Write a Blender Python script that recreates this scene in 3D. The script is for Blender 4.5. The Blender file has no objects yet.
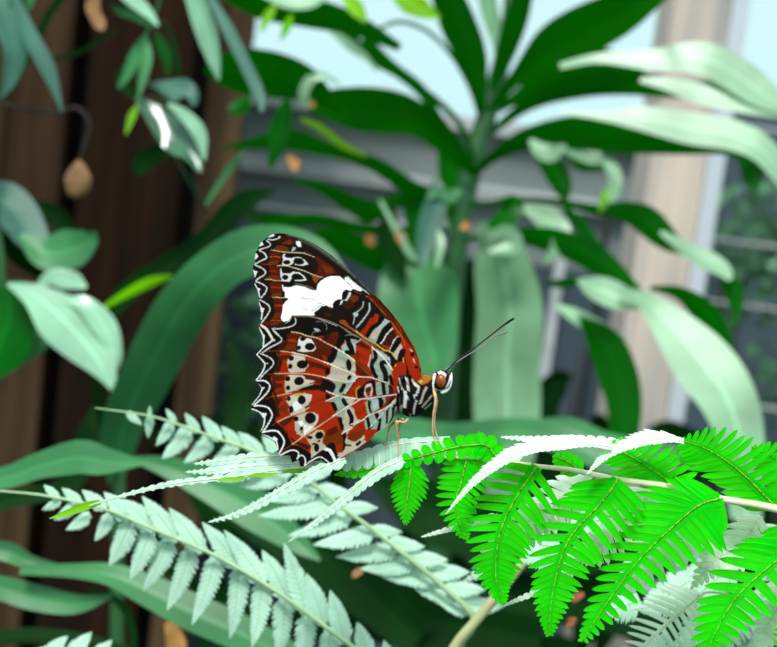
import bpy, math, random
import numpy as np
from mathutils import Vector, Matrix, Quaternion

random.seed(7); RNG = np.random.RandomState(7)
C = bpy.context.scene.collection
D2R = math.pi/180

# ------------------------------------------------------------------ camera
FPX = 65/36*777
CAM = Vector((0, 0, 0.78))
pitch, roll = 8.6*D2R, 7.3*D2R
fw = Vector((0, math.cos(pitch), -math.sin(pitch)))
x0 = Vector((1, 0, 0)); y0 = x0.cross(fw)
cx = x0*math.cos(roll) + y0*math.sin(roll)
cy = cx.cross(fw)
cz = -fw
R = Matrix((cx, cy, cz)).transposed()
def P(px, py, d):
    return CAM + cx*((px-388.5)/FPX*d) - cy*((py-323.5)/FPX*d) + fw*d
def on_plane(px, py, Y):
    r = cx*((px-388.5)/FPX) - cy*((py-323.5)/FPX) + fw
    return CAM + r*(Y/r.y)
cam_data = bpy.data.cameras.new('camera'); cam = bpy.data.objects.new('camera', cam_data); C.objects.link(cam)
cam.matrix_world = Matrix.Translation(CAM) @ R.to_4x4()
cam_data.sensor_width = 36; cam_data.lens = 65; cam_data.clip_start = 0.01
cam_data.dof.use_dof = True; cam_data.dof.focus_distance = 0.349
cam_data.dof.aperture_fstop = 17.0
bpy.context.scene.camera = cam

# ------------------------------------------------------------------ helpers
def s2l(c):
    return tuple(((v/255)/12.92 if v/255 <= 0.04045 else ((v/255+0.055)/1.055)**2.4) for v in c)
def tag(o, label=None, cat=None, group=None, kind=None):
    if label: o['label'] = label
    if cat: o['category'] = cat
    if group: o['group'] = group
    if kind: o['kind'] = kind
    return o
def empty(name, loc, label=None, cat=None, group=None):
    o = bpy.data.objects.new(name, None); C.objects.link(o); o.location = loc
    o.empty_display_size = 0.01
    return tag(o, label, cat, group)
def world_loc(o):
    v = Vector(o.location)
    while o.parent is not None:
        o = o.parent; v = v + Vector(o.location)
    return v
def mk(name, verts, faces, mat, parent=None, smooth=True, uv=None):
    org = world_loc(parent) if parent is not None else Vector((0, 0, 0))
    me = bpy.data.meshes.new(name)
    if parent is None and len(verts):
        a = np.array([tuple(v) for v in verts]); org = Vector(((a[:,0].min()+a[:,0].max())/2, (a[:,1].min()+a[:,1].max())/2, a[:,2].min()))
    me.from_pydata([tuple(Vector(v)-org) for v in verts], [], faces)
    if uv is not None:
        l = me.uv_layers.new(name='UVMap')
        idx = np.empty(len(me.loops), dtype=np.int32); me.loops.foreach_get('vertex_index', idx)
        l.data.foreach_set('uv', np.array(uv, dtype=np.float32)[idx].ravel())
    if smooth: me.polygons.foreach_set('use_smooth', [True]*len(me.polygons))
    me.materials.append(mat)
    o = bpy.data.objects.new(name, me); C.objects.link(o)
    if parent is not None: o.parent = parent
    else: o.location = org
    return o
def catmull(pts, n):
    pts = [np.array(p, float) for p in pts]
    if len(pts) == 2:
        return [pts[0]*(1-t)+pts[1]*t for t in np.linspace(0, 1, n)]
    P_ = [2*pts[0]-pts[1]] + pts + [2*pts[-1]-pts[-2]]
    out = []; m = len(pts)-1
    for t in np.linspace(0, m, n):
        i = min(int(t), m-1); u = t-i
        a, b, c, d = P_[i:i+4]
        out.append(0.5*((2*b)+(-a+c)*u+(2*a-5*b+4*c-d)*u*u+(-a+3*b-3*c+d)*u**3))
    return out
def tube(pts, radii, n=8):
    """pts: world Vectors"""
    V, F, UV = [], [], []
    pts = [Vector(p) for p in pts]; prev = None
    L = 0
    for i, p in enumerate(pts):
        t = (pts[min(i+1, len(pts)-1)] - pts[max(i-1, 0)]).normalized()
        if prev is None:
            a = t.orthogonal().normalized()
        else:
            a = (prev - t*prev.dot(t)).normalized()
        prev = a; b = t.cross(a)
        if i: L += (pts[i]-pts[i-1]).length
        r = radii[i] if hasattr(radii, '__len__') else radii
        for k in range(n):
            th = 2*math.pi*k/n
            V.append(p + (a*math.cos(th)+b*math.sin(th))*r); UV.append((k/n, L*40))
    m = len(pts)
    for i in range(m-1):
        for k in range(n):
            F.append((i*n+k, i*n+(k+1)%n, (i+1)*n+(k+1)%n, (i+1)*n+k))
    F.append(tuple(reversed(range(n)))); F.append(tuple((m-1)*n+k for k in range(n)))
    return V, F, UV
def join(parts):
    V, F, UV = [], [], []
    for v, f, u in parts:
        o = len(V); V += list(v); F += [tuple(i+o for i in q) for q in f]; UV += list(u)
    return V, F, UV
def box(x0_, x1_, y0_, y1_, z0_, z1_):
    V = [Vector((x, y, z)) for x in (x0_, x1_) for y in (y0_, y1_) for z in (z0_, z1_)]
    F = [(0,1,3,2), (4,6,7,5), (0,4,5,1), (2,3,7,6), (0,2,6,4), (1,5,7,3)]
    return V, F, [(v.x, v.z) for v in V]
def px_tube(pts, d, rpx, n=24, seg=8):
    """pts (x,y[,dd]) pixels; rpx radius in px (number or list at control pts)"""
    if not hasattr(rpx, '__len__'): rpx = [rpx]*len(pts)
    q = catmull([(p[0], p[1], d+(p[2] if len(p) > 2 else 0), r) for p, r in zip(pts, rpx)], n)
    return tube([P(a[0], a[1], a[2]) for a in q], [max(a[3], 0.05)*a[2]/FPX for a in q], seg)

# ------------------------------------------------------------------ materials
def mat(name):
    m = bpy.data.materials.new(name); m.use_nodes = True
    nt = m.node_tree; b = nt.nodes['Principled BSDF']
    return m, nt, b
def simple(name, col, rough=0.5, noise=0.0, scale=30, spec=0.5, col2=None, stretch=None, bump=0.0):
    m, nt, b = mat(name)
    b.inputs['Roughness'].default_value = rough
    b.inputs['Specular IOR Level'].default_value = spec
    c2 = col2 if col2 else tuple(v*(1-noise) for v in col)
    tc = nt.nodes.new('ShaderNodeTexCoord'); mp = nt.nodes.new('ShaderNodeMapping')
    nt.links.new(tc.outputs['Object'], mp.inputs[0])
    if stretch: mp.inputs['Scale'].default_value = stretch
    n = nt.nodes.new('ShaderNodeTexNoise'); n.inputs['Scale'].default_value = scale; n.inputs['Detail'].default_value = 5
    nt.links.new(mp.outputs[0], n.inputs['Vector'])
    rmp = nt.nodes.new('ShaderNodeValToRGB'); rmp.color_ramp.elements[0].position = 0.35; rmp.color_ramp.elements[1].position = 0.65
    rmp.color_ramp.elements[0].color = (*c2, 1); rmp.color_ramp.elements[1].color = (*col, 1)
    nt.links.new(n.outputs['Fac'], rmp.inputs[0]); nt.links.new(rmp.outputs[0], b.inputs['Base Color'])
    if bump:
        bp = nt.nodes.new('ShaderNodeBump'); bp.inputs['Strength'].default_value = bump; bp.inputs['Distance'].default_value = 0.002
        nt.links.new(n.outputs['Fac'], bp.inputs['Height']); nt.links.new(bp.outputs[0], b.inputs['Normal'])
    return m
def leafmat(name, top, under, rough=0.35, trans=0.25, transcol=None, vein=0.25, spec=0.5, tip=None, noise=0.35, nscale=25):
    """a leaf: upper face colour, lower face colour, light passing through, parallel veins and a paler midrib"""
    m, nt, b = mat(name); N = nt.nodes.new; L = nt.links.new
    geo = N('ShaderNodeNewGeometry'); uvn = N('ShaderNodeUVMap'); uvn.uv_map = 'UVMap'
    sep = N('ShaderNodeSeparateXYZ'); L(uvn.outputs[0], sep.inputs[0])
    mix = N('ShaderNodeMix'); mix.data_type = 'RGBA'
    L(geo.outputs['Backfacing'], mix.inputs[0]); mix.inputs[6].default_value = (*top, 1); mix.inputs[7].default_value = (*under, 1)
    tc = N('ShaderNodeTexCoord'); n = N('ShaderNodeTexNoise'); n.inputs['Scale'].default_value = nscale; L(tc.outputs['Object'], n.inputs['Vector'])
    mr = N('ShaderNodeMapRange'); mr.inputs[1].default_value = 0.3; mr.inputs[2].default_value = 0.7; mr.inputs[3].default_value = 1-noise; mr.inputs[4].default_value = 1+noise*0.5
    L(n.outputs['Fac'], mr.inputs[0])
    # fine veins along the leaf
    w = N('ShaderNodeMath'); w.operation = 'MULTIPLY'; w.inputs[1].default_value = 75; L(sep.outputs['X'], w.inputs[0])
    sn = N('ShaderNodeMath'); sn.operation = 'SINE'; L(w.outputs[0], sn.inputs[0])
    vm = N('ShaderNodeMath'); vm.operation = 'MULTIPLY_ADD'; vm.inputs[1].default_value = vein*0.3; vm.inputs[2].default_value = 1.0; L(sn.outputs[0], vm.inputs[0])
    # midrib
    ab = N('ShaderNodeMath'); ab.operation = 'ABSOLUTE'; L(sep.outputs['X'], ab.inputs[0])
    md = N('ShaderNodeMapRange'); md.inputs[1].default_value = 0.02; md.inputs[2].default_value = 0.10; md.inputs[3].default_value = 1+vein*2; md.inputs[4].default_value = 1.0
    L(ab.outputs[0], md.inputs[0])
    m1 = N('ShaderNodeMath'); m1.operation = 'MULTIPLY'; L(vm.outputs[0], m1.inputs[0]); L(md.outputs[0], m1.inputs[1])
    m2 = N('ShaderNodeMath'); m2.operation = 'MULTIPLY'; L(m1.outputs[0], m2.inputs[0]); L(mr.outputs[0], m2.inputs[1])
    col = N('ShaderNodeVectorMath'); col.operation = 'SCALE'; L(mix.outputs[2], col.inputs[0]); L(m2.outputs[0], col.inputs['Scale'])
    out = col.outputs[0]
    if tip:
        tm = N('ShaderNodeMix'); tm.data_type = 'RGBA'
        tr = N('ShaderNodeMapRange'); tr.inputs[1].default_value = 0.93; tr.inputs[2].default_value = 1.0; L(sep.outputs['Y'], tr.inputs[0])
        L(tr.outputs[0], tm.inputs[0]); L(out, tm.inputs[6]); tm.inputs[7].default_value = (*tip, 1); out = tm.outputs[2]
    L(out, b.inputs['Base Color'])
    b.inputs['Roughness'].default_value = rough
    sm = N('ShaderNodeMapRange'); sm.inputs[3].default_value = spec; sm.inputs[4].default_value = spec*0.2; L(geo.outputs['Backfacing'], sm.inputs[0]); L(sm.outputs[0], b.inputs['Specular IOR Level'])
    if trans > 0:
        t = N('ShaderNodeBsdfTranslucent'); t.inputs[0].default_value = (*(transcol or top), 1)
        ms = N('ShaderNodeMixShader'); ms.inputs[0].default_value = trans
        L(b.outputs[0], ms.inputs[1]); L(t.outputs[0], ms.inputs[2])
        L(ms.outputs[0], nt.nodes['Material Output'].inputs['Surface'])
    return m
def attrmat(name, rough=0.6, spec=0.3, fuzz=0):
    m, nt, b = mat(name)
    a = nt.nodes.new('ShaderNodeAttribute'); a.attribute_name = 'pattern'
    nt.links.new(a.outputs['Color'], b.inputs['Base Color'])
    b.inputs['Roughness'].default_value = rough; b.inputs['Specular IOR Level'].default_value = spec
    return m

M = {}
M['dracaena'] = leafmat('dracaena_leaf', (0.28, 0.52, 0.31), (0.0, 0.095, 0.0), rough=0.34, trans=0.2, transcol=(0.01, 0.42, 0.0), spec=0.6)  # top paled for sky sheen, underside darkened for shade, both in the colour
M['glossy'] = leafmat('glossy_vine_leaf', (0.27, 0.56, 0.36), (0.0, 0.12, 0.005), rough=0.3, trans=0.1, transcol=(0.1, 0.5, 0.0), spec=0.8)  # pale upper face stands in for the leaf's bright sheen
M['shaded'] = leafmat('shaded_green_leaf', (0.002, 0.034, 0.003), (0.0, 0.02, 0.0), rough=0.6, trans=0.05, transcol=(0.0, 0.08, 0.0), spec=0.08)  # colour darkened to paint under-canopy shade into the leaves
M['lime'] = leafmat('young_lime_leaf', (0.3, 0.8, 0.02), (0.2, 0.7, 0.0), rough=0.45, trans=0.4, transcol=(0.4, 0.9, 0.0))
M['teal'] = leafmat('teal_vine_leaf', (0.04, 0.16, 0.11), (0.01, 0.08, 0.045), rough=0.5, trans=0.1)
M['strap'] = leafmat('strap_leaf', (0.04, 0.225, 0.07), (0.004, 0.09, 0.008), rough=0.42, trans=0.1, spec=0.4)
M['fern'] = leafmat('bracken_leaflet', (0.0, 0.66, 0.0), (0.84, 0.93, 0.87), rough=0.6, spec=0.12, trans=0.25, transcol=(0.25, 0.95, 0.0), vein=0.15, noise=0.2, nscale=120)  # near-white lower face paints in the sky's reflection
M['ferncream'] = leafmat('mint_leaflet', (0.50, 0.78, 0.60), (0.56, 0.84, 0.66), rough=0.6, spec=0.2, trans=0.15, vein=0.2, noise=0.2, nscale=200)  # mint carries grazing sky sheen as plain colour
M['fernblur'] = leafmat('pale_fern_leaflet', (0.50, 0.78, 0.61), (0.50, 0.78, 0.61), rough=0.65, trans=0.1, spec=0.2, vein=0.3, noise=0.2, nscale=60)  # pale tone holds the sky's gloss in the base colour
M['rachis'] = simple('pale_rachis', (0.86, 0.88, 0.56), 0.5, 0.2, 200)
M['rachisblur'] = simple('green_rachis', (0.42, 0.66, 0.36), 0.5, 0.2, 100)
M['stem'] = simple('stipe', (0.42, 0.55, 0.25), 0.5, 0.3, 90, col2=(0.5, 0.38, 0.22))
M['midrib'] = simple('leaflet_midrib', (0.48, 0.72, 0.02), 0.5, 0.3, 1600, col2=(0.05, 0.04, 0.0))
M['trunk'] = simple('dracaena_stem', (0.02, 0.13, 0.03), 0.5, 0.4, 60)
M['timber'] = simple('weathered_post', s2l((225, 206, 190)), 0.8, 0, 14, col2=s2l((168, 164, 160)), stretch=(3, 3, 0.25), bump=0.3)
M['rail'] = simple('pale_rail', s2l((200, 205, 208)), 0.6, 0.2, 30)
M['stake'] = simple('dark_twig', (0.03, 0.022, 0.018), 0.8, 0.4, 60)
M['soil'] = simple('soil', (0.012, 0.012, 0.008), 0.95, 0.6, 20, bump=0.5)
M['bud'] = simple('dried_bud', (0.50, 0.28, 0.10), 0.6, 0, 45, col2=(0.20, 0.08, 0.03), bump=0.4)
M['dry'] = simple('dry_leaf', (0.55, 0.36, 0.08), 0.6, 0, 60, col2=(0.40, 0.10, 0.02))
M['rust'] = simple('rusty_dead_leaf', (0.34, 0.09, 0.03), 0.7, 0.4, 60)

# ------------------------------------------------------------------ light
W = bpy.data.worlds.new('sky'); bpy.context.scene.world = W; W.use_nodes = True
nt = W.node_tree; bg = nt.nodes['Background']
tc = nt.nodes.new('ShaderNodeTexCoord'); sp = nt.nodes.new('ShaderNodeSeparateXYZ'); rp = nt.nodes.new('ShaderNodeValToRGB')
nt.links.new(tc.outputs['Generated'], sp.inputs[0]); nt.links.new(sp.outputs['Z'], rp.inputs[0])
e = rp.color_ramp.elements
mr = nt.nodes.new('ShaderNodeMapRange'); mr.inputs[1].default_value = -1; mr.inputs[2].default_value = 1
nt.links.new(sp.outputs['Z'], mr.inputs[0]); nt.links.new(mr.outputs[0], rp.inputs[0])
e[0].position = 0.46; e[0].color = (0.03, 0.045, 0.03, 1)
e[1].position = 0.95; e[1].color = (1.0, 1.05, 1.05, 1)
k = rp.color_ramp.elements.new(0.5); k.color = (0.64, 0.95, 1.0, 1)
nt.links.new(rp.outputs[0], bg.inputs[0]); bg.inputs[1].default_value = 1.0
sl = bpy.data.lights.new('sun', 'SUN'); sl.energy = 3.0; sl.angle = 14*D2R; sl.color = (1, 0.99, 0.96)
so = bpy.data.objects.new('sun', sl); C.objects.link(so)
so.rotation_euler = Vector((-0.25, -0.75, 1.15)).to_track_quat('Z', 'Y').to_euler()

# ------------------------------------------------------------------ leaf builders
def ribbon(pts, d0, d1, tilt=30, side=1, face='U', fold=0.18, nl=28, nw=8, wave=0.0, roll_=0.0):
    """pts: (x, y, width_px[, tilt]) ; surface turned about its own length; front = upper face"""
    full = [(p[0], p[1], p[2], (p[3] if len(p) > 3 else tilt)) for p in pts]
    q = catmull(full, nl)
    c = [P(a[0], a[1], d0+(d1-d0)*i/(nl-1)) for i, a in enumerate(q)]
    V, F, UV = [], [], []
    ph = random.random()*6
    for i, a in enumerate(q):
        dd = d0+(d1-d0)*i/(nl-1)
        t = (c[min(i+1, nl-1)]-c[max(i-1, 0)]).normalized()
        cc = (CAM-c[i]).normalized(); cc = (cc - t*cc.dot(t)).normalized()
        s = cc.cross(t)*side
        phi = a[3]*D2R
        n = cc*math.cos(phi)+s*math.sin(phi)
        w = n.cross(t).normalized()
        hw = max(a[2], 0.4)*0.5*dd/FPX/max(abs(math.cos(phi)), 0.45)
        sg = 1 if face == 'U' else -1
        for k in range(nw+1):
            v = -1+2*k/nw
            up = fold*abs(v)*hw*sg + wave*hw*math.sin(i/nl*9+ph+v*1.5)*abs(v)
            V.append(c[i] + w*(v*hw) + n*up); UV.append((v, i/(nl-1)))
    for i in range(nl-1):
        for k in range(nw):
            a_ = i*(nw+1)+k
            f = (a_, a_+1, a_+nw+2, a_+nw+1)
            F.append(f)
    # check orientation : front normal should follow n for face U
    f = F[len(F)//2 + nw//2]
    nn = (V[f[1]]-V[f[0]]).cross(V[f[3]]-V[f[0]])
    mid = len(q)//2
    t = (c[mid+1]-c[mid-1]).normalized(); cc = (CAM-c[mid]).normalized(); cc = (cc-t*cc.dot(t)).normalized()
    phi = q[mid][3]*D2R
    n = cc*math.cos(phi)+(cc.cross(t)*side)*math.sin(phi)
    want = 1 if face == 'U' else -1
    if nn.dot(n)*want < 0: F = [tuple(reversed(f)) for f in F]
    return V, F, UV
def leaf(parent, pts, d0, d1=None, m='dracaena', name='leaf', **k):
    d1 = d0 if d1 is None else d1
    V, F, UV = ribbon(pts, d0, d1, **k)
    return mk(name, V, F, M[m], parent, uv=UV)

def pinna(parent, pts, d, hl, hr, n, face='U', tilt=0, side=1, mode=1.6, fwd=22, fl=None, fr=None, fill=0.92, droop=0.12, m='fern', rib=0.9, ribmat='midrib', d1=None, blunt=0.35, base=0.75, tip=0.0, conn=0.12, name='pinna', jit=0.06):
    """one leaflet: midrib with n pairs of pinnules, hl / hr their length in px left / right of the way it runs"""
    d1 = d if d1 is None else d1
    nl = 40
    q = catmull([(p[0], p[1]) for p in pts], nl)
    c = [P(a[0], a[1], d+(d1-d)*i/(nl-1)) for i, a in enumerate(q)]
    def at(u):
        x = u*(nl-1); i = min(int(x), nl-2); f = x-i
        p = c[i].lerp(c[i+1], f); t = (c[min(i+2, nl-1)]-c[max(i-1, 0)]).normalized()
        return p, t
    if side == 0:
        tm = (c[-1]-c[0]).normalized(); ccm = (CAM-c[0]).normalized(); side = 1 if ccm.cross(tm).z > 0 else -1
    V, F, UV = [], [], []
    length = sum((c[i+1]-c[i]).length for i in range(nl-1))
    sc = (d+d1)/2/FPX
    for j in range(n):
        xj = (j+0.5)/n; u = (1-(1-xj)**1.25)*0.985; loc_ = 1.25*(1-xj)**0.25
        p, t = at(u)
        cc = (CAM-p).normalized(); cc = (cc-t*cc.dot(t)).normalized()
        s = cc.cross(t)*side; phi = tilt*D2R
        nrm = cc*math.cos(phi)+s*math.sin(phi); w = nrm.cross(t).normalized()
        if face == 'D': up = -1
        else: up = 1
        prof = (base+(1-base)*min(1, u/0.25))*(1-u**mode) + tip
        half = length/n*0.5*fill*loc_
        for sgn, hh in ((-1, hr), (1, hl)):
            if hh <= 0: continue
            Lp = hh*sc*prof*(1+random.uniform(-jit, jit))
            a = ((fl if sgn > 0 and fl is not None else fr if sgn < 0 and fr is not None else fwd)+random.uniform(-3, 3)+14*max(0, u-.7)/.3)*D2R
            dirv = (w*sgn)*math.cos(a)+t*math.sin(a); perp = nrm.cross(dirv).normalized()
            if perp.dot(t) < 0: perp = -perp
            ns = 7; o = len(V)
            lift = random.uniform(-0.10, 0.12)
            for i in range(ns+1):
                v = i/ns
                wd = half*((1+conn*6*(max(0, 0.12-v)/0.12)*0.25) if v < 0.12 else 1.0)*(1-max(0, (v-blunt)/(1-blunt))**2)**0.5
                wd = max(wd, half*0.03)
                cen = p + dirv*(Lp*v) - nrm*(droop*Lp*v*v) + t*(0.10*Lp*v*v)
                # serration
                V.append(cen - perp*wd + nrm*(lift*half)); V.append(cen + nrm*(-0.18*half*up)); V.append(cen + perp*wd - nrm*(lift*half))
                UV += [(-1, v), (0, v), (1, v)]
            for i in range(ns):
                b = o+i*3
                for k in (0, 1):
                    f = (b+k, b+k+1, b+k+4, b+k+3)
                    nn = (V[f[1]]-V[f[0]]).cross(V[f[3]]-V[f[0]])
                    if nn.dot(nrm)*up < 0: f = tuple(reversed(f))
                    F.append(f)
    # narrow wing of blade along the rib, and the tip
    o = len(V)
    for i in range(nl):
        u = i/(nl-1); p, t = c[i], (c[min(i+1, nl-1)]-c[max(i-1, 0)]).normalized()
        cc = (CAM-p).normalized(); cc = (cc-t*cc.dot(t)).normalized()
        s = cc.cross(t)*side; phi = tilt*D2R
        nrm = cc*math.cos(phi)+s*math.sin(phi); w = nrm.cross(t).normalized()
        hw = (conn*max(hl, hr)*(1-u**1.2)+0.8 + 2.2*max(0, u-0.6)*(1-u)*8*(max(hl, hr)/30))*sc*(1.0 if u < 0.985 else 0.2)
        V += [p-w*hw, p+w*hw]; UV += [(-0.5, u), (0.5, u)]
    for i in range(nl-1):
        f = (o+2*i, o+2*i+1, o+2*i+3, o+2*i+2)
        nn = (V[f[1]]-V[f[0]]).cross(V[f[3]]-V[f[0]]); p = c[i]; 
        cc = (CAM-p).normalized()
        s2 = 1 if face == 'U' else -1
        if nn.dot(cc)*s2 < 0: f = tuple(reversed(f))
        F.append(f)
    po = mk(name, V, F, M[m], parent, uv=UV)
    if rib:
        off = [ci + (CAM-ci).normalized()*0.0002 for ci in c]
        v, f, uv = tube(off, [rib*sc*(1-0.75*i/(nl-1)) for i in range(nl)], 6)
        mk('midrib', v, f, M[ribmat], po, uv=uv)
    return po

def to_ground(px, py, d, lean=(0.02, 0.02)):
    p = P(px, py, d)
    return p
def stalk(name, pts, d, r, m, parent, ground=True, n=40, bend=(0.0, 0.04), lab=None):
    """a stem along pixel points, its last point carried on down into the soil"""
    rr = r if hasattr(r, '__len__') else [r]*len(pts)
    q = catmull([(p[0], p[1], d+(p[2] if len(p) > 2 else 0), w) for p, w in zip(pts, rr)], n)
    W_ = [P(a[0], a[1], a[2]) for a in q]; rad = [a[3]*a[2]/FPX for a in q]
    if ground:
        a = W_[-1]; t = (W_[-1]-W_[-2]).normalized()
        g = Vector((a.x+bend[0], a.y+bend[1], -0.01))
        c1 = a + t*0.12
        for i in range(1, 17):
            u = i/16
            W_.append(a*(1-u)**2 + c1*2*u*(1-u) + g*u*u); rad.append(rad[len(q)-1]*(1+0.5*u))
    v, f, uv = tube(W_, rad, 8)
    return mk(name, v, f, M[m], parent, uv=uv)

# ------------------------------------------------------------------ butterfly wing pattern: shapes drawn as (tile, kind, colour, points)
TL = {'1': (245,228,10.783), '2': (295,228,10.783), '3': (245,278,10.783), '4': (295,278,10.783), '5': (345,268,10.783), '6': (245,328,10.783),
      '7': (295,328,10.783), '8': (345,318,10.783), '9': (385,318,12.94), 'a': (245,378,10.783), 'b': (295,378,10.783), 'c': (345,368,10.783),
      'd': (255,420,10.783), 'e': (305,420,10.783), 'f': (385,360,9.243), 'g': (375,390,8.0875), 's': (0,0,1.0)}
COL = {'K': (20,17,14), 'k': (30,21,16), 'd': (88,27,8), 'm': (115,45,10), 'r': (165,40,8), 'o': (150,70,25), 'W': (281,281,281), 'w': (228,228,222),
       'c': (208,196,178), 'g': (152,170,152), 'b': (175,195,195), 'y': (192,170,70), 'v': (222,205,155), 'G': (120,118,108), 'z': (70,62,55), 'p': (196,182,160), 'O': (176,98,32),
       'n': (60,26,12), 'h': (246,248,246), 'q': (240,232,208)}
def pts_of(t, s):
    ox, oy, k = TL[t]
    n = [float(v) for v in s.replace(',', ' ').split()]
    return np.array([(ox+n[i]/k, oy+n[i+1]/k) for i in range(0, len(n), 2)])
CX0, CY0, CW, CH, SS = 238, 222, 222, 256, 4
class Canvas:
    def __init__(s, col):
        s.a = np.zeros((CH*SS, CW*SS, 3), np.float32); s.a[:] = s2l(COL[col])
    def grid(s, lo, hi):
        x0_, y0_ = max(int((lo[0]-CX0)*SS)-2, 0), max(int((lo[1]-CY0)*SS)-2, 0)
        x1_, y1_ = min(int((hi[0]-CX0)*SS)+3, CW*SS), min(int((hi[1]-CY0)*SS)+3, CH*SS)
        ys, xs = np.mgrid[y0_:y1_, x0_:x1_]
        X = CX0+(xs+0.5)/SS; Y = CY0+(ys+0.5)/SS
        # slightly irregular scale edges
        X = X+0.22*np.sin(Y*3.1+X*1.7)+0.12*np.sin(Y*7.3-X*5.1); Y = Y+0.22*np.sin(X*2.7-Y*1.9)
        return X, Y, (slice(y0_, y1_), slice(x0_, x1_))
    def poly(s, P_, col):
        X, Y, sl_ = s.grid(P_.min(0), P_.max(0)); ins = np.zeros(X.shape, bool)
        for i in range(len(P_)):
            (x1, y1), (x2, y2) = P_[i-1], P_[i]
            if y1 == y2: continue
            ins ^= ((Y < y1) != (Y < y2)) & (X < (x2-x1)*(Y-y1)/(y2-y1)+x1)
        s.a[sl_][ins] = s2l(COL[col])
    def line(s, P_, col, w, w2=None):
        if len(P_) > 2: P_ = np.array(catmull(P_, len(P_)*4))
        w2 = w if w2 is None else w2
        X, Y, sl_ = s.grid(P_.min(0)-max(w, w2), P_.max(0)+max(w, w2)); m = np.zeros(X.shape, bool)
        n = len(P_)-1
        for i in range(n):
            a, b = P_[i], P_[i+1]; d = b-a; L2 = max((d*d).sum(), 1e-9)
            t = np.clip(((X-a[0])*d[0]+(Y-a[1])*d[1])/L2, 0, 1)
            r = (w+(w2-w)*(i+t)/n)/2
            m |= (X-a[0]-t*d[0])**2+(Y-a[1]-t*d[1])**2 < r*r
        s.a[sl_][m] = s2l(COL[col])
    def oval(s, c, rx, ry, col, ang=0):
        r = max(rx, ry); X, Y, sl_ = s.grid(c-r, c+r)
        ca, sa = math.cos(ang*D2R), math.sin(ang*D2R); dx, dy = X-c[0], Y-c[1]
        m = ((dx*ca+dy*sa)/rx)**2+((-dx*sa+dy*ca)/ry)**2 < 1
        s.a[sl_][m] = s2l(COL[col])
    def run(s, text):
        for ln in text.strip().splitlines():
            ln = ln.split('#')[0].strip()
            if not ln: continue
            h, body = ln.split(':'); f = h.split()
            if f[1] == 'P': s.poly(pts_of(f[0], body), f[2])
            elif f[1] == 'L':
                g_ = 1.22 if f[2] == 'K' else (0.78 if float(f[3]) < 2.5 else 1.0)
                s.line(pts_of(f[0], body), f[2], float(f[3])*g_)
            elif f[1] == 'O':
                v = [float(q) for q in body.replace(',', ' ').split()]; k = TL[f[0]][2]
                g_ = 1.1 if f[2] == 'K' else 1.0; s.oval(pts_of(f[0], '%f %f' % (v[0], v[1]))[0], v[2]/k*g_, v[3]/k*g_, f[2], v[4] if len(v) > 4 else 0)
    def soften(s, n=1):
        for _ in range(n):
            a = s.a; b = a.copy(); b[1:-1, 1:-1] = (a[1:-1, 1:-1]*2+a[:-2, 1:-1]+a[2:, 1:-1]+a[1:-1, :-2]+a[1:-1, 2:])/6; s.a = b
    def sample(s, x, y):
        u = np.clip((x-CX0)*SS-0.5, 0, CW*SS-2); v = np.clip((y-CY0)*SS-0.5, 0, CH*SS-2)
        i, j = u.astype(int), v.astype(int); fu, fv = (u-i)[:, None], (v-j)[:, None]
        a = s.a
        return (a[j, i]*(1-fu)+a[j, i+1]*fu)*(1-fv)+(a[j+1, i]*(1-fu)+a[j+1, i+1]*fu)*fv

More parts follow.
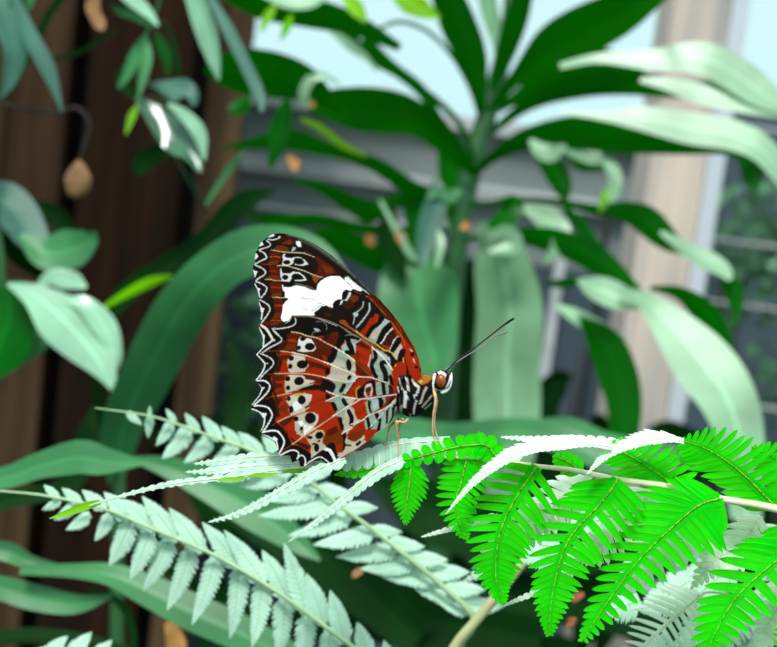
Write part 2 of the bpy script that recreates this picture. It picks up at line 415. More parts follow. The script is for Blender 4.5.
FORE = '''
1 P m: 390,165 440,140 500,115 528,140 510,175 470,180 430,172
1 P n: 330,120 470,85 560,120 545,180 520,190 500,185 520,150 470,110 400,140 360,160
1 P m: 275,242 320,215 350,190 400,185 450,205 475,215 470,245 400,252 330,246
1 P d: 260,262 330,262 380,268 390,330 365,385 300,392 232,390 260,355 285,330 262,300
1 P m: 235,390 270,360 340,350 370,360 350,388
1 L O 1.3: 270,315 320,306 380,318
1 L r 0.8: 295,310 325,303
1 P d: 262,410 375,412 382,470 372,555 300,565 215,548 255,520 275,490 262,450
1 P m: 220,548 260,515 360,510 370,555
1 L r 1.4: 265,468 310,462 330,475
3 P d: 270,35 382,35 395,80 402,150 380,205 265,208 300,170 268,150 280,110 265,80
3 P m: 270,205 300,165 395,160 392,203
3 L r 2: 285,98 330,100 372,103
3 P d: 305,222 400,220 410,290 402,350 385,440 285,452 300,415 330,370 315,330 318,290
3 P m: 300,440 325,380 380,370 370,440
3 L r 1.6: 325,298 360,300 405,298
3 L O 0.5: 320,293 410,292
3 P d: 185,470 300,462 450,466 400,490 295,525 230,505
3 P m: 260,485 390,470 330,505
1 L v 0.7: 280,238 320,243 400,258
1 L v 1.0: 400,258 520,265 647,270
1 L o 0.7: 185,388 240,395 320,395
1 L v 1.0: 350,405 450,408 560,440 647,465
1 L v 0.8: 215,555 280,555 320,566 380,567 430,572
3 L v 0.8: 300,210 350,208 380,213 480,210
3 L O 0.8: 275,456 350,457 440,462
# margin
1 P h: 245,102 262,85 300,65 322,70 310,88 275,98
1 L w 1.2: 248,122 290,128 335,120 368,108
1 P w: 355,110 368,85 382,88 380,108
1 P h: 180,142 198,182 150,202 165,165
1 L w 1.2: 232,135 258,155 275,182 245,205 190,222 152,238
1 P h: 115,268 130,285 147,305 125,325 102,348 108,310
1 L w 1.4: 158,243 205,270 232,308 225,328 180,350 108,388
1 P h: 88,452 105,462 135,470 120,500 108,535 98,500
1 L w 1.5: 108,400 160,420 205,450 222,480 200,510 150,540 122,566
3 L h 1.5: 105,62 125,100 140,122 150,160 155,205
3 P h: 125,100 168,120 148,140
3 L w 1.4: 120,38 180,62 225,92 235,118 215,165 172,213
3 L h 1.5: 150,265 165,300 182,335 185,380 175,445
3 P h: 165,310 208,330 195,370 172,370
3 L w 1.4: 160,238 215,265 258,300 268,345 240,400 175,487
# apex spots
1 P h: 550,142 598,142 608,205 570,200 552,175
1 P b: 498,245 520,205 552,208 530,245 510,255
# first eyespot pair
1 P w: 412,285 435,275 440,305 455,322 510,325 530,315 600,320 645,345 647,400 560,395 520,372 500,400 440,412 400,395 412,340 402,310
1 O K: 468,298,38,22
1 O K: 450,370,38,23
1 O K: 580,358,54,36
2 P w: 0,315 40,312 70,322 105,350 148,388 90,408 40,408 0,395
2 P k: 0,322 55,322 90,345 105,370 85,392 30,395 0,385
2 O K: 40,360,45,33
1 P K: 490,395 560,400 647,410 647,445 560,425 490,412
2 P K: 0,405 60,412 120,410 170,400 200,440 150,460 60,440 0,430
1 P w: 388,430 405,490 488,490 520,470 575,485 640,520 647,568 585,560 545,555 500,545 480,580 400,572 382,520 380,450
1 O K: 438,455,42,30
1 O K: 433,532,32,26
1 O K: 560,527,55,38
2 P w: 0,475 50,480 95,515 125,562 70,572 0,570
2 P K: 0,490 45,492 85,525 100,550 60,560 0,560
2 P d: 200,308 245,312 290,342 400,412 455,488 380,505 300,522 200,500 245,475 255,400 235,350
2 P m: 290,395 390,430 430,485 330,490
2 P o: 160,490 200,505 290,530 250,560 225,600 195,560 185,520
2 P n: 80,235 180,270 200,310 120,275
2 L v 0.7: 0,262 80,270 150,290 210,315
2 L v 0.8: 0,430 60,448 130,475 200,505 260,525 300,530
# white patch
s P W: 283,287.5 290,286.5 297,285.5 304,286.8 311,290 316.5,290.5 317.5,285 320,281.5 325.5,278 330.5,276.2 339.5,276.2 347,281 353,288 351.5,290.5 345,290.8 342,294 341.5,299.5 334,302.2 332.5,307.5 326,305.5 322,306 318,309.5 314,312.5 314.5,315.5 305,315.5 291,315.8 288.5,321 281.5,320.5 281,317 282.5,311 283,305 286,301.5 289,299 285,297 285,292
3 P W: 478,410 500,400 480,455 430,470 400,465 430,440
1 O K: 470,620,48,18
3 L h 1.5: 405,80 412,120 425,140
s L v 0.5: 289,298.5 297,298.2 303,298.8
s L g 0.4: 312,290.5 322,293 332,296 337,299
s L g 0.4: 323,280 333,284.5 343,290
s L o 0.9: 317,302.5 324,304.5 331,308
4 L G 1.0: 0,62 60,72 130,95 200,130
4 L O 0.5: 100,80 160,95 225,125
4 L G 0.9: 65,212 130,225 170,225 215,240
4 L G 0.7: 85,330 145,342
4 L g 1.2: 180,350 220,345 260,300 290,300
5 P W: 0,95 60,118 150,205 190,243 160,250 90,222 40,235 0,232
5 L h 1.0: 60,130 150,200 230,260
s L o 0.8: 342,278 349.5,284.5 355,291 361,294
# costa
s L z 3.2: 299,239.5 310,244 322,251.5 341,265.5 355,277.5
s L K 1.6: 340,268 350,276 362,286.5 372,295
s L G 1.1: 287,234.8 296,236.9 307,240.8 322,250.5 341,264.6 355,276 364,285.2 374,294.5
s L b 1.2: 347,276 356,284 364,290 371,296
s L z 1.2: 352,276 362,285 370,292 380,301
s L b 0.9: 375,303 380,307
s P d: 366,295 373,294 383,302 392,312.5 403,326.5 412,341 418,354 421.5,369 420,385 411,379 408,368 404.5,357 402,346 396,334 389,323 379,309 370,300
s P r: 389,321 394,326 400,334 406,341 412,348 416.5,356 419.5,366 419,382 411,379 408,368 404.5,357 402,346 396,334
s L O 0.8: 366,296 372,300 379,308 386,315.5
s L O 0.9: 391,321.5 397,329.5 402.5,337.5 405,345
s L K 1.1: 379,301 390,312.5 400,324.5 406,333
s L O 0.8: 382,302 392,313.3 402.2,327.2 410.5,340.5 417.5,355 420.5,367
s L d 1.3: 401,331 407,339 413,348
9 O K: 355,470,24,30
9 O K: 405,635,24,20
9 L c 1.2: 320,400 350,430
9 L c 1.2: 365,530 385,580
s L O 0.5: 396,322 400,329 401.5,334
# cell
5 P m: 40,318 75,292 120,292 150,318 138,350 85,382 40,365
4 P n: 510,270 600,230 640,300 560,340 500,300
4 O K: 548,180,38,52,20
4 O K: 455,268,52,28,-35
4 P w: 560,235 590,170 572,160 600,150 605,175 585,210 560,245 520,240 500,285 480,290 500,240
5 L w 1.2: 45,275 25,320 5,350
4 P n: 320,375 390,375 390,410 350,425 325,400
4 L o 1.4: 480,470 530,460 590,530 647,560
4 P o: 480,480 540,460 570,500 640,560 647,575 570,535
5 L b 1.3: 200,365 185,425 118,490 90,600
5 O b: 115,500,28,24
5 L b 2.0: 262,385 262,455 205,545 125,640
5 P r: 325,490 372,505 350,560 268,620 250,647 225,647 245,590 300,540
8 P r: 270,0 360,0 335,60 272,110 215,205 150,165 225,90
8 L O 0.7: 350,10 335,55 290,80
8 P g: 380,40 432,15 478,60 405,130 365,200 345,262 310,270 250,222 300,140
8 P p: 330,110 390,100 380,150 330,225 270,215
5 P b: 425,545 485,575 440,620 400,647 335,647 375,610
8 L K 3.6: 400,10 350,70 290,110 240,195
8 L K 4.6: 480,80 440,115 400,180 362,278
8 P n: 475,170 530,130 556,195 500,250 470,350 395,300 425,235
8 P r: 400,280 440,300 480,300 470,350 395,310
8 L w 1.5: 512,112 470,155 440,190 415,240 385,275
8 L c 1.8: 572,200 530,240 505,300 480,350
8 L K 4.6: 580,235 540,300 502,380
8 P p: 600,275 622,320 590,350 575,420 560,455 510,400 560,330
8 L K 4.2: 622,355 600,400 590,455
9 L K 4.2: 235,430 220,490 200,560
9 L y 1.4: 235,520 245,600 255,640
9 P r: 130,590 165,580 200,590 232,600 245,660 130,700
8 P r: 560,480 620,470 660,500 660,640 540,660 500,600
8 L y 1.9: 120,140 180,190 250,235 340,285
8 L y 1.8: 340,285 420,345 480,360 540,405
8 L O 1.0: 60,110 150,180 250,250 340,310
'''
HIND = '''
# ground tones
s P d: 279,337 290,333 305,334 322,341 337,349 334,362 326,362 305,357 290,352 275,352
s P d: 272,356 286,355 300,358 322,364 328,368 326,373 300,371 285,367 276,372
7 P r: 290,290 330,300 350,350 310,340
6 P r: 370,345 450,340 460,400 440,480 320,482 350,420
6 P d: 350,300 480,290 470,340 380,335
6 P d: 280,510 420,510 430,560 320,580 300,560
6 P d: 430,110 600,80 590,130 550,230 420,242 400,200
6 P r: 460,120 540,115 560,160 470,150
6 P m: 440,180 540,170 545,235 420,240
7 P r: 0,440 130,440 200,420 320,450 320,510 150,495 0,490
b P d: 0,0 300,0 350,40 300,40 150,10
7 P d: 60,500 200,520 320,560 340,600 250,600 130,560
a P d: 300,50 400,60 400,100 330,120 300,160
a P m: 300,170 420,130 430,160 320,200
a P d: 320,230 400,210 400,250 350,310
a P m: 340,330 440,270 460,310 440,380 350,350
a P d: 360,480 460,420 530,410 520,450 420,530
a P r: 440,540 540,480 600,600 480,647
e P m: 220,130 340,90 420,140 425,250 400,300 330,310 230,280 195,230
e P d: 230,120 340,60 360,120 300,160 240,170
e P r: 340,280 400,250 395,330 350,340
e P m: 470,160 600,80 647,110 600,190 520,230
8 P d: 110,280 170,250 260,310 280,340 240,330 150,300
8 P m: 100,360 150,360 160,480 280,600 260,630 110,480
8 P d: 110,490 170,520 240,610 130,600
# top black area
s P K: 260,323 272,328 283,325 291,317 307,315.5 320,318 336,324 350,332 357,338 346,339 341,346 338,351 333,347 331,339 327,336 320,336 314,337.5 303,333.5 292,333 283,336 276,333
7 P d: 400,42 468,40 462,110 430,205 335,158 355,120 375,85
7 P n: 300,100 360,60 380,90 340,150 280,130
7 P z: 170,60 200,80 260,110 180,95
7 P b: 200,0 250,10 275,30 240,45 215,30
7 L G 1.0: 185,70 200,45 280,30
4 L G 0.8: 230,470 300,470 340,510 340,560
# margin black band
s P K: 258,327 276,330 285,333 288,337 283,345 276.5,350 276.5,356 280,358.5 278,363 275,372 271,376 271,380 273,386 275,388 272,394 274,399 276,406 277.5,413 275,421 282,427 286,433 288,439 284.5,428 289.5,439 292,445 299,446 307,450.5 311,454.5 311,448 312,457 320,452 325.5,447 328,444 331,442.5 336,450 338,456 345,458 340,464 300,475 255,470 240,400
s P n: 283,339 288,343 282,352 277,356 277,351
s P n: 279,357 283,360 280,371 274,377 272,375 276,366
s P n: 272,379 276,383 275,391 278,398 279,410 280,416 277,418 275,404
s P n: 279,423 286,430 291,440 300,446 308,450 311,447 306,444 296,441 289,436
a L O 0.5: 230,225 290,200 360,190
a L o 0.5: 290,510 350,480 400,455
6 L o 0.5: 240,250 310,248 380,250
6 L o 0.5: 235,500 280,498 325,492
d L o 0.6: 280,340 340,305 380,275
# white margin lines
6 L h 1.6: 148,-5 180,50 200,100 200,150 192,215
6 P h: 180,60 215,80 205,130 190,110
6 L h 1.9: 205,-15 245,40 275,90 300,128
6 L w 1.3: 300,128 325,128
6 L h 1.9: 300,128 270,155 200,205 125,282
6 L w 1.3: 312,40 355,75 392,110 392,140 350,170 270,210 190,265
6 L h 1.6: 128,288 165,325 200,365 215,385
6 L w 1.1: 215,385 245,382
6 L h 1.8: 215,385 208,430 170,500 115,560
6 L w 1.3: 168,275 230,300 285,335 308,372 290,415 220,480 160,545
a L h 1.6: 115,45 155,85 175,120
a P h: 165,100 215,102 180,140
a L h 1.8: 175,120 165,165 115,235 70,285
a L h 1.7: 130,30 200,28 250,55 268,90 245,150 180,220 105,285
a L h 1.5: 68,332 130,355 180,385
a P h: 165,375 235,380 220,420 195,430
a L h 1.7: 205,400 212,440 200,510 165,572
a L h 1.7: 95,300 160,298 220,308 265,335 292,395 280,440 235,520 190,585
d L h 1.7: 62,160 130,175 190,205
d P h: 180,200 205,175 245,205 235,235 205,225
d L h 1.9: 225,215 238,260 245,320
d L h 1.9: 85,132 150,118 210,115 255,130 295,180 315,230 300,290 258,365
d L h 1.5: 278,378 340,345 400,325 450,335 472,365 455,420
d L h 1.5: 455,420 475,392 510,382 535,405 545,450 535,492
e L w 1.4: 5,488 60,445 120,410 170,400 215,425 260,460 290,475
e P K: 75,400 140,355 200,335 245,355 300,420 300,460 270,450 215,400 170,385 110,400
e P K: 232,290 262,262 300,238 325,262 332,320 362,400 330,412 300,360 285,320
e L h 3.0: 215,312 262,325 290,365 320,425
e L h 2.0: 320,425 310,455
e L c 1.4: 65,405 110,370 170,325 220,310
e P K: 410,395 330,440 290,470 310,480 400,430
e L c 2.4: 335,440 400,392 480,345 570,285 647,230
e L c 2.4: 360,385 420,372 500,325
e L z 0.7: 390,405 460,360 530,305
e L z 0.8: 410,418 500,352 600,285 647,255
# postdiscal spots
7 P w: 20,225 30,175 50,140 105,140 125,110 170,118 195,150 228,215 200,250 120,258 30,248
6 P w: 550,225 570,175 575,130 600,95 647,120 647,260 600,255
7 O K: 82,118,26,22
7 O K: 160,200,50,38
7 O K: 38,214,24,22,-30
6 P c: 458,350 480,305 520,285 570,292 647,310 647,470 560,478 490,485 465,455 475,425 455,400
7 P c: 0,285 60,325 130,368 150,410 110,445 40,455 0,455
6 O K: 498,325,28,26
6 O K: 488,412,22,26
7 O K: 78,392,55,42
6 P c: 435,600 450,525 480,505 560,508 620,510 647,530 647,647 435,647
7 P c: 0,512 60,530 100,555 130,600 200,610 200,630 100,647 0,647
b P c: 0,0 90,10 190,25 220,35 150,60 60,95 0,115
a P c: 430,40 450,0 647,0 647,90 560,130 480,150 435,168 445,110
6 O K: 462,547,24,26
a O K: 462,10,22,16
a O K: 465,105,22,25
a O K: 585,32,48,42
b O K: 42,35,48,40
a L y 1.0: 435,40 430,100 440,160
6 L y 1.0: 470,330 455,370 465,420
a P c: 445,205 510,185 560,170 647,160 647,360 560,385 495,400 468,345 480,300 450,255
b P c: 0,170 100,165 185,180 172,240 130,300 60,355 0,385
b P h: 0,240 60,290 80,320 20,350 0,350
a P h: 520,260 570,280 560,360 510,340
a O n: 470,222,24,28
a O K: 498,338,23,38
a O K: 610,235,38,44
b O K: 75,236,38,44
b P y: -20,172 60,160 100,170 60,190 0,200
a P p: 530,420 580,400 647,385 647,640 600,600 560,530 545,470
a L y 1.6: 540,480 575,540 590,590 620,630
b P p: 0,410 60,388 110,372 200,368 250,395 245,455 200,520 140,580 80,635 40,610 0,560
b P h: 100,500 200,520 150,580 100,620 90,560
b P h: 30,470 80,460 100,500 60,530
b L w 1.5: 245,410 240,460 200,520 130,590
a O n: 555,440,22,27
b O K: 12,440,25,25
a O K: 610,555,17,33
b O K: 72,555,17,32
b O K: 165,432,55,55
e P p: 10,190 45,160 80,145 120,110 185,112 205,140 195,190 185,240 230,290 160,330 100,370 70,395 60,330 70,280 40,240
e L y 0.9: 20,190 50,230 80,270 75,330
e L y 0.9: 120,112 190,112 210,145 190,200
e O K: 52,188,28,17
e O K: 155,165,42,36,-25
e O K: 125,298,26,42
e O K: 95,258,22,10,-20
e O K: 150,228,18,10,-30
# discal band
7 P g: 440,255 470,230 510,240 580,290 647,350 647,490 540,445 400,400 365,372 400,350 440,310
7 P p: 400,360 460,330 540,360 550,420 470,420 390,385
8 P p: 0,380 60,430 110,490 115,560 90,620 40,590 0,570
8 P g: 0,400 50,450 90,500 60,560 0,560
7 L K 5.4: 425,245 415,290 385,345
7 P K: 395,240 455,250 445,300 400,340 360,360 385,300
7 P K: 430,190 480,130 520,150 480,210 450,200
8 O K: 42,507,27,58,-8
7 O K: 580,395,25,50
7 P p: 395,402 520,450 647,510 647,572 560,572 430,552 335,535 375,495
7 L y 1.0: 430,560 500,575 600,590
7 P K: 340,410 375,440 385,480 355,510 320,490 338,450
7 O K: 590,535,24,34,30
c O K: 50,100,28,32,20
b P g: 340,-5 480,10 640,35 600,90 550,150 500,185 450,195 400,160 435,110 435,60
7 P y: 460,575 560,595 540,620 460,600
b P K: 300,0 330,10 400,45 440,85 435,120 400,145 350,120 260,100 290,50
b L K 3.4: 530,78 495,140
b L g 1.0: 0,122 60,100 140,80 200,60
b L v 1.0: 640,50 590,110 530,160
b P k: 40,118 120,92 200,70 300,75 380,100 430,150 380,160 300,150 250,128 150,132 60,140
b P K: 330,160 385,185 390,210 350,235 330,220
b P z: 100,310 160,290 200,300 120,330
b P g: 330,248 400,222 450,205 530,200 610,215 645,240 560,300 440,375 450,330 420,262
b P p: 590,220 645,235 600,290 560,270
b P K: 380,262 420,255 445,290 462,340 440,370 405,320
b L K 3.4: 522,240 540,275 562,300
b P g: 430,405 530,340 600,300 640,340 640,480 620,520 560,600 530,590 520,480 500,420
b P y: 530,430 570,420 580,460 540,480
b P K: 455,430 505,420 525,500 545,560 515,570 480,500
b L K 3.6: 582,362 605,420 608,495
b P K: 490,590 560,580 560,640 540,660 500,620
e P p: 405,0 540,-10 610,0 560,60 480,110 450,160 460,205 500,230 550,235 640,160 647,200 560,290 450,365 370,385 350,355 400,350 430,320 440,250 410,170
e P g: 490,0 560,0 530,50 450,100 440,60
e P K: 360,0 390,0 420,60 420,110 390,120
e P K: 395,135 445,125 450,180 430,230 440,270 430,310 400,345 412,260 410,200
e P m: 478,160 530,90 600,30 647,0 647,120 610,190 550,225 480,215 462,200
e P r: 490,140 580,40 647,20 647,90 560,130
e L K 3.2: 482,0 500,48
e L K 1.5: 440,270 490,275
e L K 2.6: 562,265 592,238
# inner cells
8 P b: 0,190 40,178 130,180 175,235 115,275 115,370 90,395 40,400 0,375
7 P b: 500,200 530,170 580,200 590,240 560,280 520,260
7 P b: 520,100 560,75 647,70 647,180 600,180 540,130
8 L K 3.4: 0,215 50,205 110,210 140,222
8 L K 4.6: 30,225 45,280 65,320 75,370
8 L K 4.0: 20,370 50,380 80,375
8 P g: 60,260 80,240 140,240 105,275
8 P g: 285,340 340,330 450,430 520,540 500,600 500,660 310,660 290,570 248,510 300,440
8 P b: 330,340 400,360 500,440 520,520 450,450
8 L K 3.4: 322,360 330,430 288,500 310,580 345,655
8 L K 3.5: 455,475 395,485 405,560 440,655
8 P K: 380,480 430,470 420,500 400,510
8 L c 1.3: 278,400 260,490 250,510 285,570 310,640
8 L p 1.3: 450,510 480,580 485,640
8 P K: 460,330 500,380 540,480 500,520
8 P r: 500,530 560,500 600,600 520,640
8 O K: 515,490,24,36
8 L y 1.1: 540,450 555,490 540,520
8 L O 1.5: 490,570 520,640
c P g: 305,60 340,0 480,0 492,90 480,170 400,150 300,110
c L K 3.4: 285,-10 310,50 335,95
c L K 4.4: 405,-10 435,60 442,130
c L p 1.2: 470,0 490,60 490,130
c L K 3.0: 490,90 508,190
c P r: 500,-10 560,-20 647,0 600,60 520,60
c P d: 120,10 190,20 250,90 160,80
c L d 2.2: 10,290 70,205 140,120 260,100
c P p: 0,25 60,50 135,92 90,135 0,150
c P K: 25,90 60,70 75,95 50,130 25,125
c L c 1.4: 95,130 60,190 0,280
c L K 3.8: 150,305 160,260 210,215
c P K: 135,240 175,205 210,170 250,140 300,120 325,150 335,230 330,300 305,300 300,220 285,165 250,175 205,215 200,320 140,320
c P c: 215,205 235,175 280,165 300,220 290,300 230,320 205,280
c P m: 225,215 280,195 285,230 262,310 235,300 218,250
c P d: 225,215 285,200 270,250 235,250
c L y 1.2: 158,195 120,240 128,315
c P g: 335,150 415,160 410,285 350,300 332,240
c L K 3.6: 412,160 418,220 430,285
c P g: 432,165 475,175 470,275 445,285
c P K: 465,180 510,195 525,260 480,275
c P n: 490,200 520,230 520,280 480,290
c P g: 240,340 350,328 430,312 440,360 390,430 300,480 250,520 228,430 235,380
c P b: 290,345 360,335 370,430 310,460
c P K: 245,345 280,350 275,420 295,490 270,490 245,410
c P K: 355,335 415,335 420,370 400,430 365,440 385,380
c P m: 450,320 545,300 520,360 480,400 420,440 430,380
c P n: 500,310 545,305 490,400 410,470
c P y: 215,370 232,365 238,410 225,420
c P p: 0,445 50,425 90,455 135,560 80,620 50,647 0,647
c L K 3.6: 40,468 72,540 65,605
c P r: 80,647 120,610 200,570 222,647
c P m: 70,647 130,600 190,575 150,620
c P g: 210,560 300,490 420,440 500,380 570,300 560,420 520,560 440,640 420,660 225,660 210,600
c P K: 222,530 255,530 275,600 280,660 245,660 235,590
c P K: 310,495 350,480 375,540 350,550 330,520
c P K: 405,465 480,420 480,440 420,480
c P K: 440,480 468,470 462,600 440,600
c P K: 505,430 535,400 530,500 500,580 465,610 505,520
c P K: 370,550 395,540 385,647 355,660
c P K: 300,600 320,590 290,647 270,660
g L K 3.4: 40,60 48,130
g L K 3.4: 10,190 25,235
g P K: 28,262 50,255 45,320 15,345 15,310
g P K: 90,165 112,160 100,270 88,270
g P K: 150,110 165,120 155,210 125,280 135,200
g L c 1.6: 0,362 50,330 100,300 150,248
# veins
7 L v 1.0: -40,42 50,55 120,82 240,108 330,158 430,208
7 L q 1.3: 430,208 480,240 560,290 647,355
8 L v 1.0: 0,385 60,430 110,480
8 L o 0.9: 110,480 200,555 270,615
6 L v 0.9: 380,250 450,255 500,265 600,288
7 L q 1.3: -30,262 60,285 130,300
7 L v 0.9: 130,300 230,335 300,360
7 L q 1.5: 300,360 400,400 530,455 647,500
c L w 1.1: 0,22 60,55 140,92 280,100
c L w 1.1: 280,100 360,130 480,168
c L o 1.4: 480,168 545,225
6 L v 0.8: 320,492 450,490 560,492
7 L v 0.9: 0,490 130,495 250,515 330,535
7 L w 1.3: 300,530 450,562 560,580 647,575
c L w 1.1: 0,150 70,145 140,100
a L v 0.8: 350,192 430,175 500,165
b L w 1.2: 340,140 430,180 480,192
b L q 1.2: 480,192 560,205 647,225
c L w 1.0: 0,320 80,322 150,338
c L w 1.3: 150,338 300,322 450,298 580,282
b L q 1.3: 480,192 420,208 330,250
b L o 0.9: 330,250 240,280 150,318
b L v 0.9: 150,318 60,368 0,385
a L v 0.9: 350,475 430,435 520,398 647,358
e L v 1.0: -90,150 0,95 40,60
b L v 1.2: 70,640 180,572 240,530
b L v 0.9: 240,530 330,470 430,402
b L q 1.6: 410,410 500,350 580,300 647,268
c L w 1.2: 0,440 80,390 160,342
d L v 1.2: 400,262 470,215 560,140 647,85
e L o 0.9: 270,0 340,-40
e L q 1.1: 395,150 440,120 490,90
c L w 1.0: 60,610 120,590 190,565
c L q 1.2: 190,565 240,520 300,490 400,455 480,400 540,340
c L w 1.0: 270,640 350,555 450,440 540,360 570,300
8 L G 1.5: 0,128 80,180 160,210 230,265 300,300
8 L z 0.8: 0,105 100,165 200,232 300,300 400,370 470,420
8 L q 1.4: 290,312 380,395 450,470 510,560
8 L y 0.9: 260,245 360,320 450,390 530,455
4 L G 1.3: 10,412 120,410 220,428 340,458 450,500 550,560 647,625
4 L b 0.8: 250,435 350,475 450,515
3 L w 1.2: 290,540 370,505 440,480 480,455 500,410
3 L G 1.0: 500,405 560,412 647,414
3 L w 1.2: 305,552 380,545 470,530 530,505 548,470 540,430
6 L w 1.2: 300,20 350,65 385,105
s L q 1.2: 262,325 268,330 274,341
3 L q 1.6: 150,540 172,590 200,640
3 L q 1.9: 165,500 225,555 265,610 285,650
'''
THX = '''
f P K: 128,180 150,150 190,140 205,170 240,165 260,200 300,220 330,250 330,400 200,600 100,600 95,420 110,300 115,260
f L K 4.2: 150,165 168,210 182,262
f L w 1.4: 130,170 150,240 180,290 200,300
f L K 4.4: 225,160 230,210 238,265
f L w 1.6: 190,160 205,220 210,280
f P K: 238,262 275,240 330,250 325,300 290,330 262,350 290,370 270,430 262,500 225,480 200,430 195,390 240,350 232,300
f L w 2.0: 255,190 275,230 312,255
f L w 2.4: 312,255 300,300 268,345
f L w 2.0: 290,375 275,420 265,500
f P K: 190,470 220,480 225,540 195,580 175,560 175,500
f P K: 120,300 150,295 155,380 140,440 120,440
f P z: 125,330 140,330 145,400 130,400
f L w 3.2: 185,300 190,345 180,430
f O h: 195,350,24,18
f P K: 325,250 355,260 330,330 318,380 340,400 310,500 288,490 300,420 318,340
f L c 1.8: 378,255 355,300 342,350 318,400
f P K: 425,200 455,205 440,290 395,340 350,400 318,440 330,390 365,330 375,270 400,230
f P K: 430,345 440,362 380,430 335,475 330,462 385,405
f L c 2.2: 432,330 400,370 345,435
f L c 1.6: 132,175 145,230 150,270
f L c 2.0: 205,170 215,230 222,285
f L g 2.6: 150,430 145,500 150,560
f L c 1.6: 105,440 110,500 100,560
f L w 1.4: 118,250 128,300
f L c 2.2: 385,255 355,310 335,390
f L c 1.8: 250,180 290,225 320,245
f L g 1.6: 232,500 240,550
f L g 2.2: 435,400 400,425 370,450
f P O: 275,130 330,130 390,95 452,112 446,160 405,205 345,232 300,205
f P r: 270,90 330,110 340,160 300,200 275,150
f P y: 320,180 350,190 330,225 310,205
f L y 0.7: 370,145 410,145 412,162
'''
OUT_F = '260.8,323.4 260.3,322.5 260.3,315.1 258.9,303 259.4,297.9 257.5,291.9 254.3,283.6 254.7,279.9 254.3,274.4 252.9,269.7 252.9,266 253.8,264.2 255.2,262.3 254.5,257.7 255.4,252.1 257.5,250.3 258.9,246.1 260.8,242.4 264.5,239.6 268.2,236.8 272.8,234 279.3,233.1 286.7,234 295.1,235.9 304.3,238.7 313.5,243.4 322.8,249.4 332.1,255.8 341.4,263.7 347.8,269.2 354.3,275.5 363.5,284.7 372.8,293.5 382.1,301.9 391.4,312.5 402.5,326.4 409,338.9 414.4,346.6 418.2,357.4 420.9,368 421.8,378 420,385 408,384 396,366 380,353 364,343 345,338 320,332 300,331 275,330'
OUT_H = '260.8,323.6 271.9,328.1 277,326.8 283,325 288.5,321 291.8,315.4 305,315.2 318.2,317 327.5,319.8 336.7,323.5 346,328.6 355,334.6 363.5,338.9 372.8,344.9 382.1,350.9 391.4,358.8 396,364 400,372 401,380 399.5,392 397.5,403 395.5,411 393.2,418 389.5,423.6 384.9,427.8 375,434.5 365,444.6 360.6,446.9 351.4,452.9 342.1,459.9 331.9,465 327.3,464.1 320.8,459.9 312.4,461.7 305.1,466.8 300.4,466.4 298.6,459.9 292.1,462.7 290.2,455.7 280,455.7 277.7,454.3 276.8,446.9 273.6,440.4 267.1,436.2 260.6,433.9 259.8,432.7 263.1,425.3 262.6,417.9 258.9,412.3 251.5,409.5 251,405.4 258.9,395.6 261.7,388.2 255.7,380.3 255.7,379.9 261.7,371.6 264,365.1 262.2,361.8 256.1,354.4 262.6,347.9 262.6,336.3 258.9,328'
def P2(s): return np.array([[float(v) for v in q.split(',')] for q in s.split()])
def inside(X, Y, P_):
    ins = np.zeros(X.shape, bool)
    for i in range(len(P_)):
        (x1, y1), (x2, y2) = P_[i-1], P_[i]
        if y1 == y2: continue
        ins ^= ((Y < y1) != (Y < y2)) & (X < (x2-x1)*(Y-y1)/(y2-y1)+x1)
    return ins
GAIN = 0.80
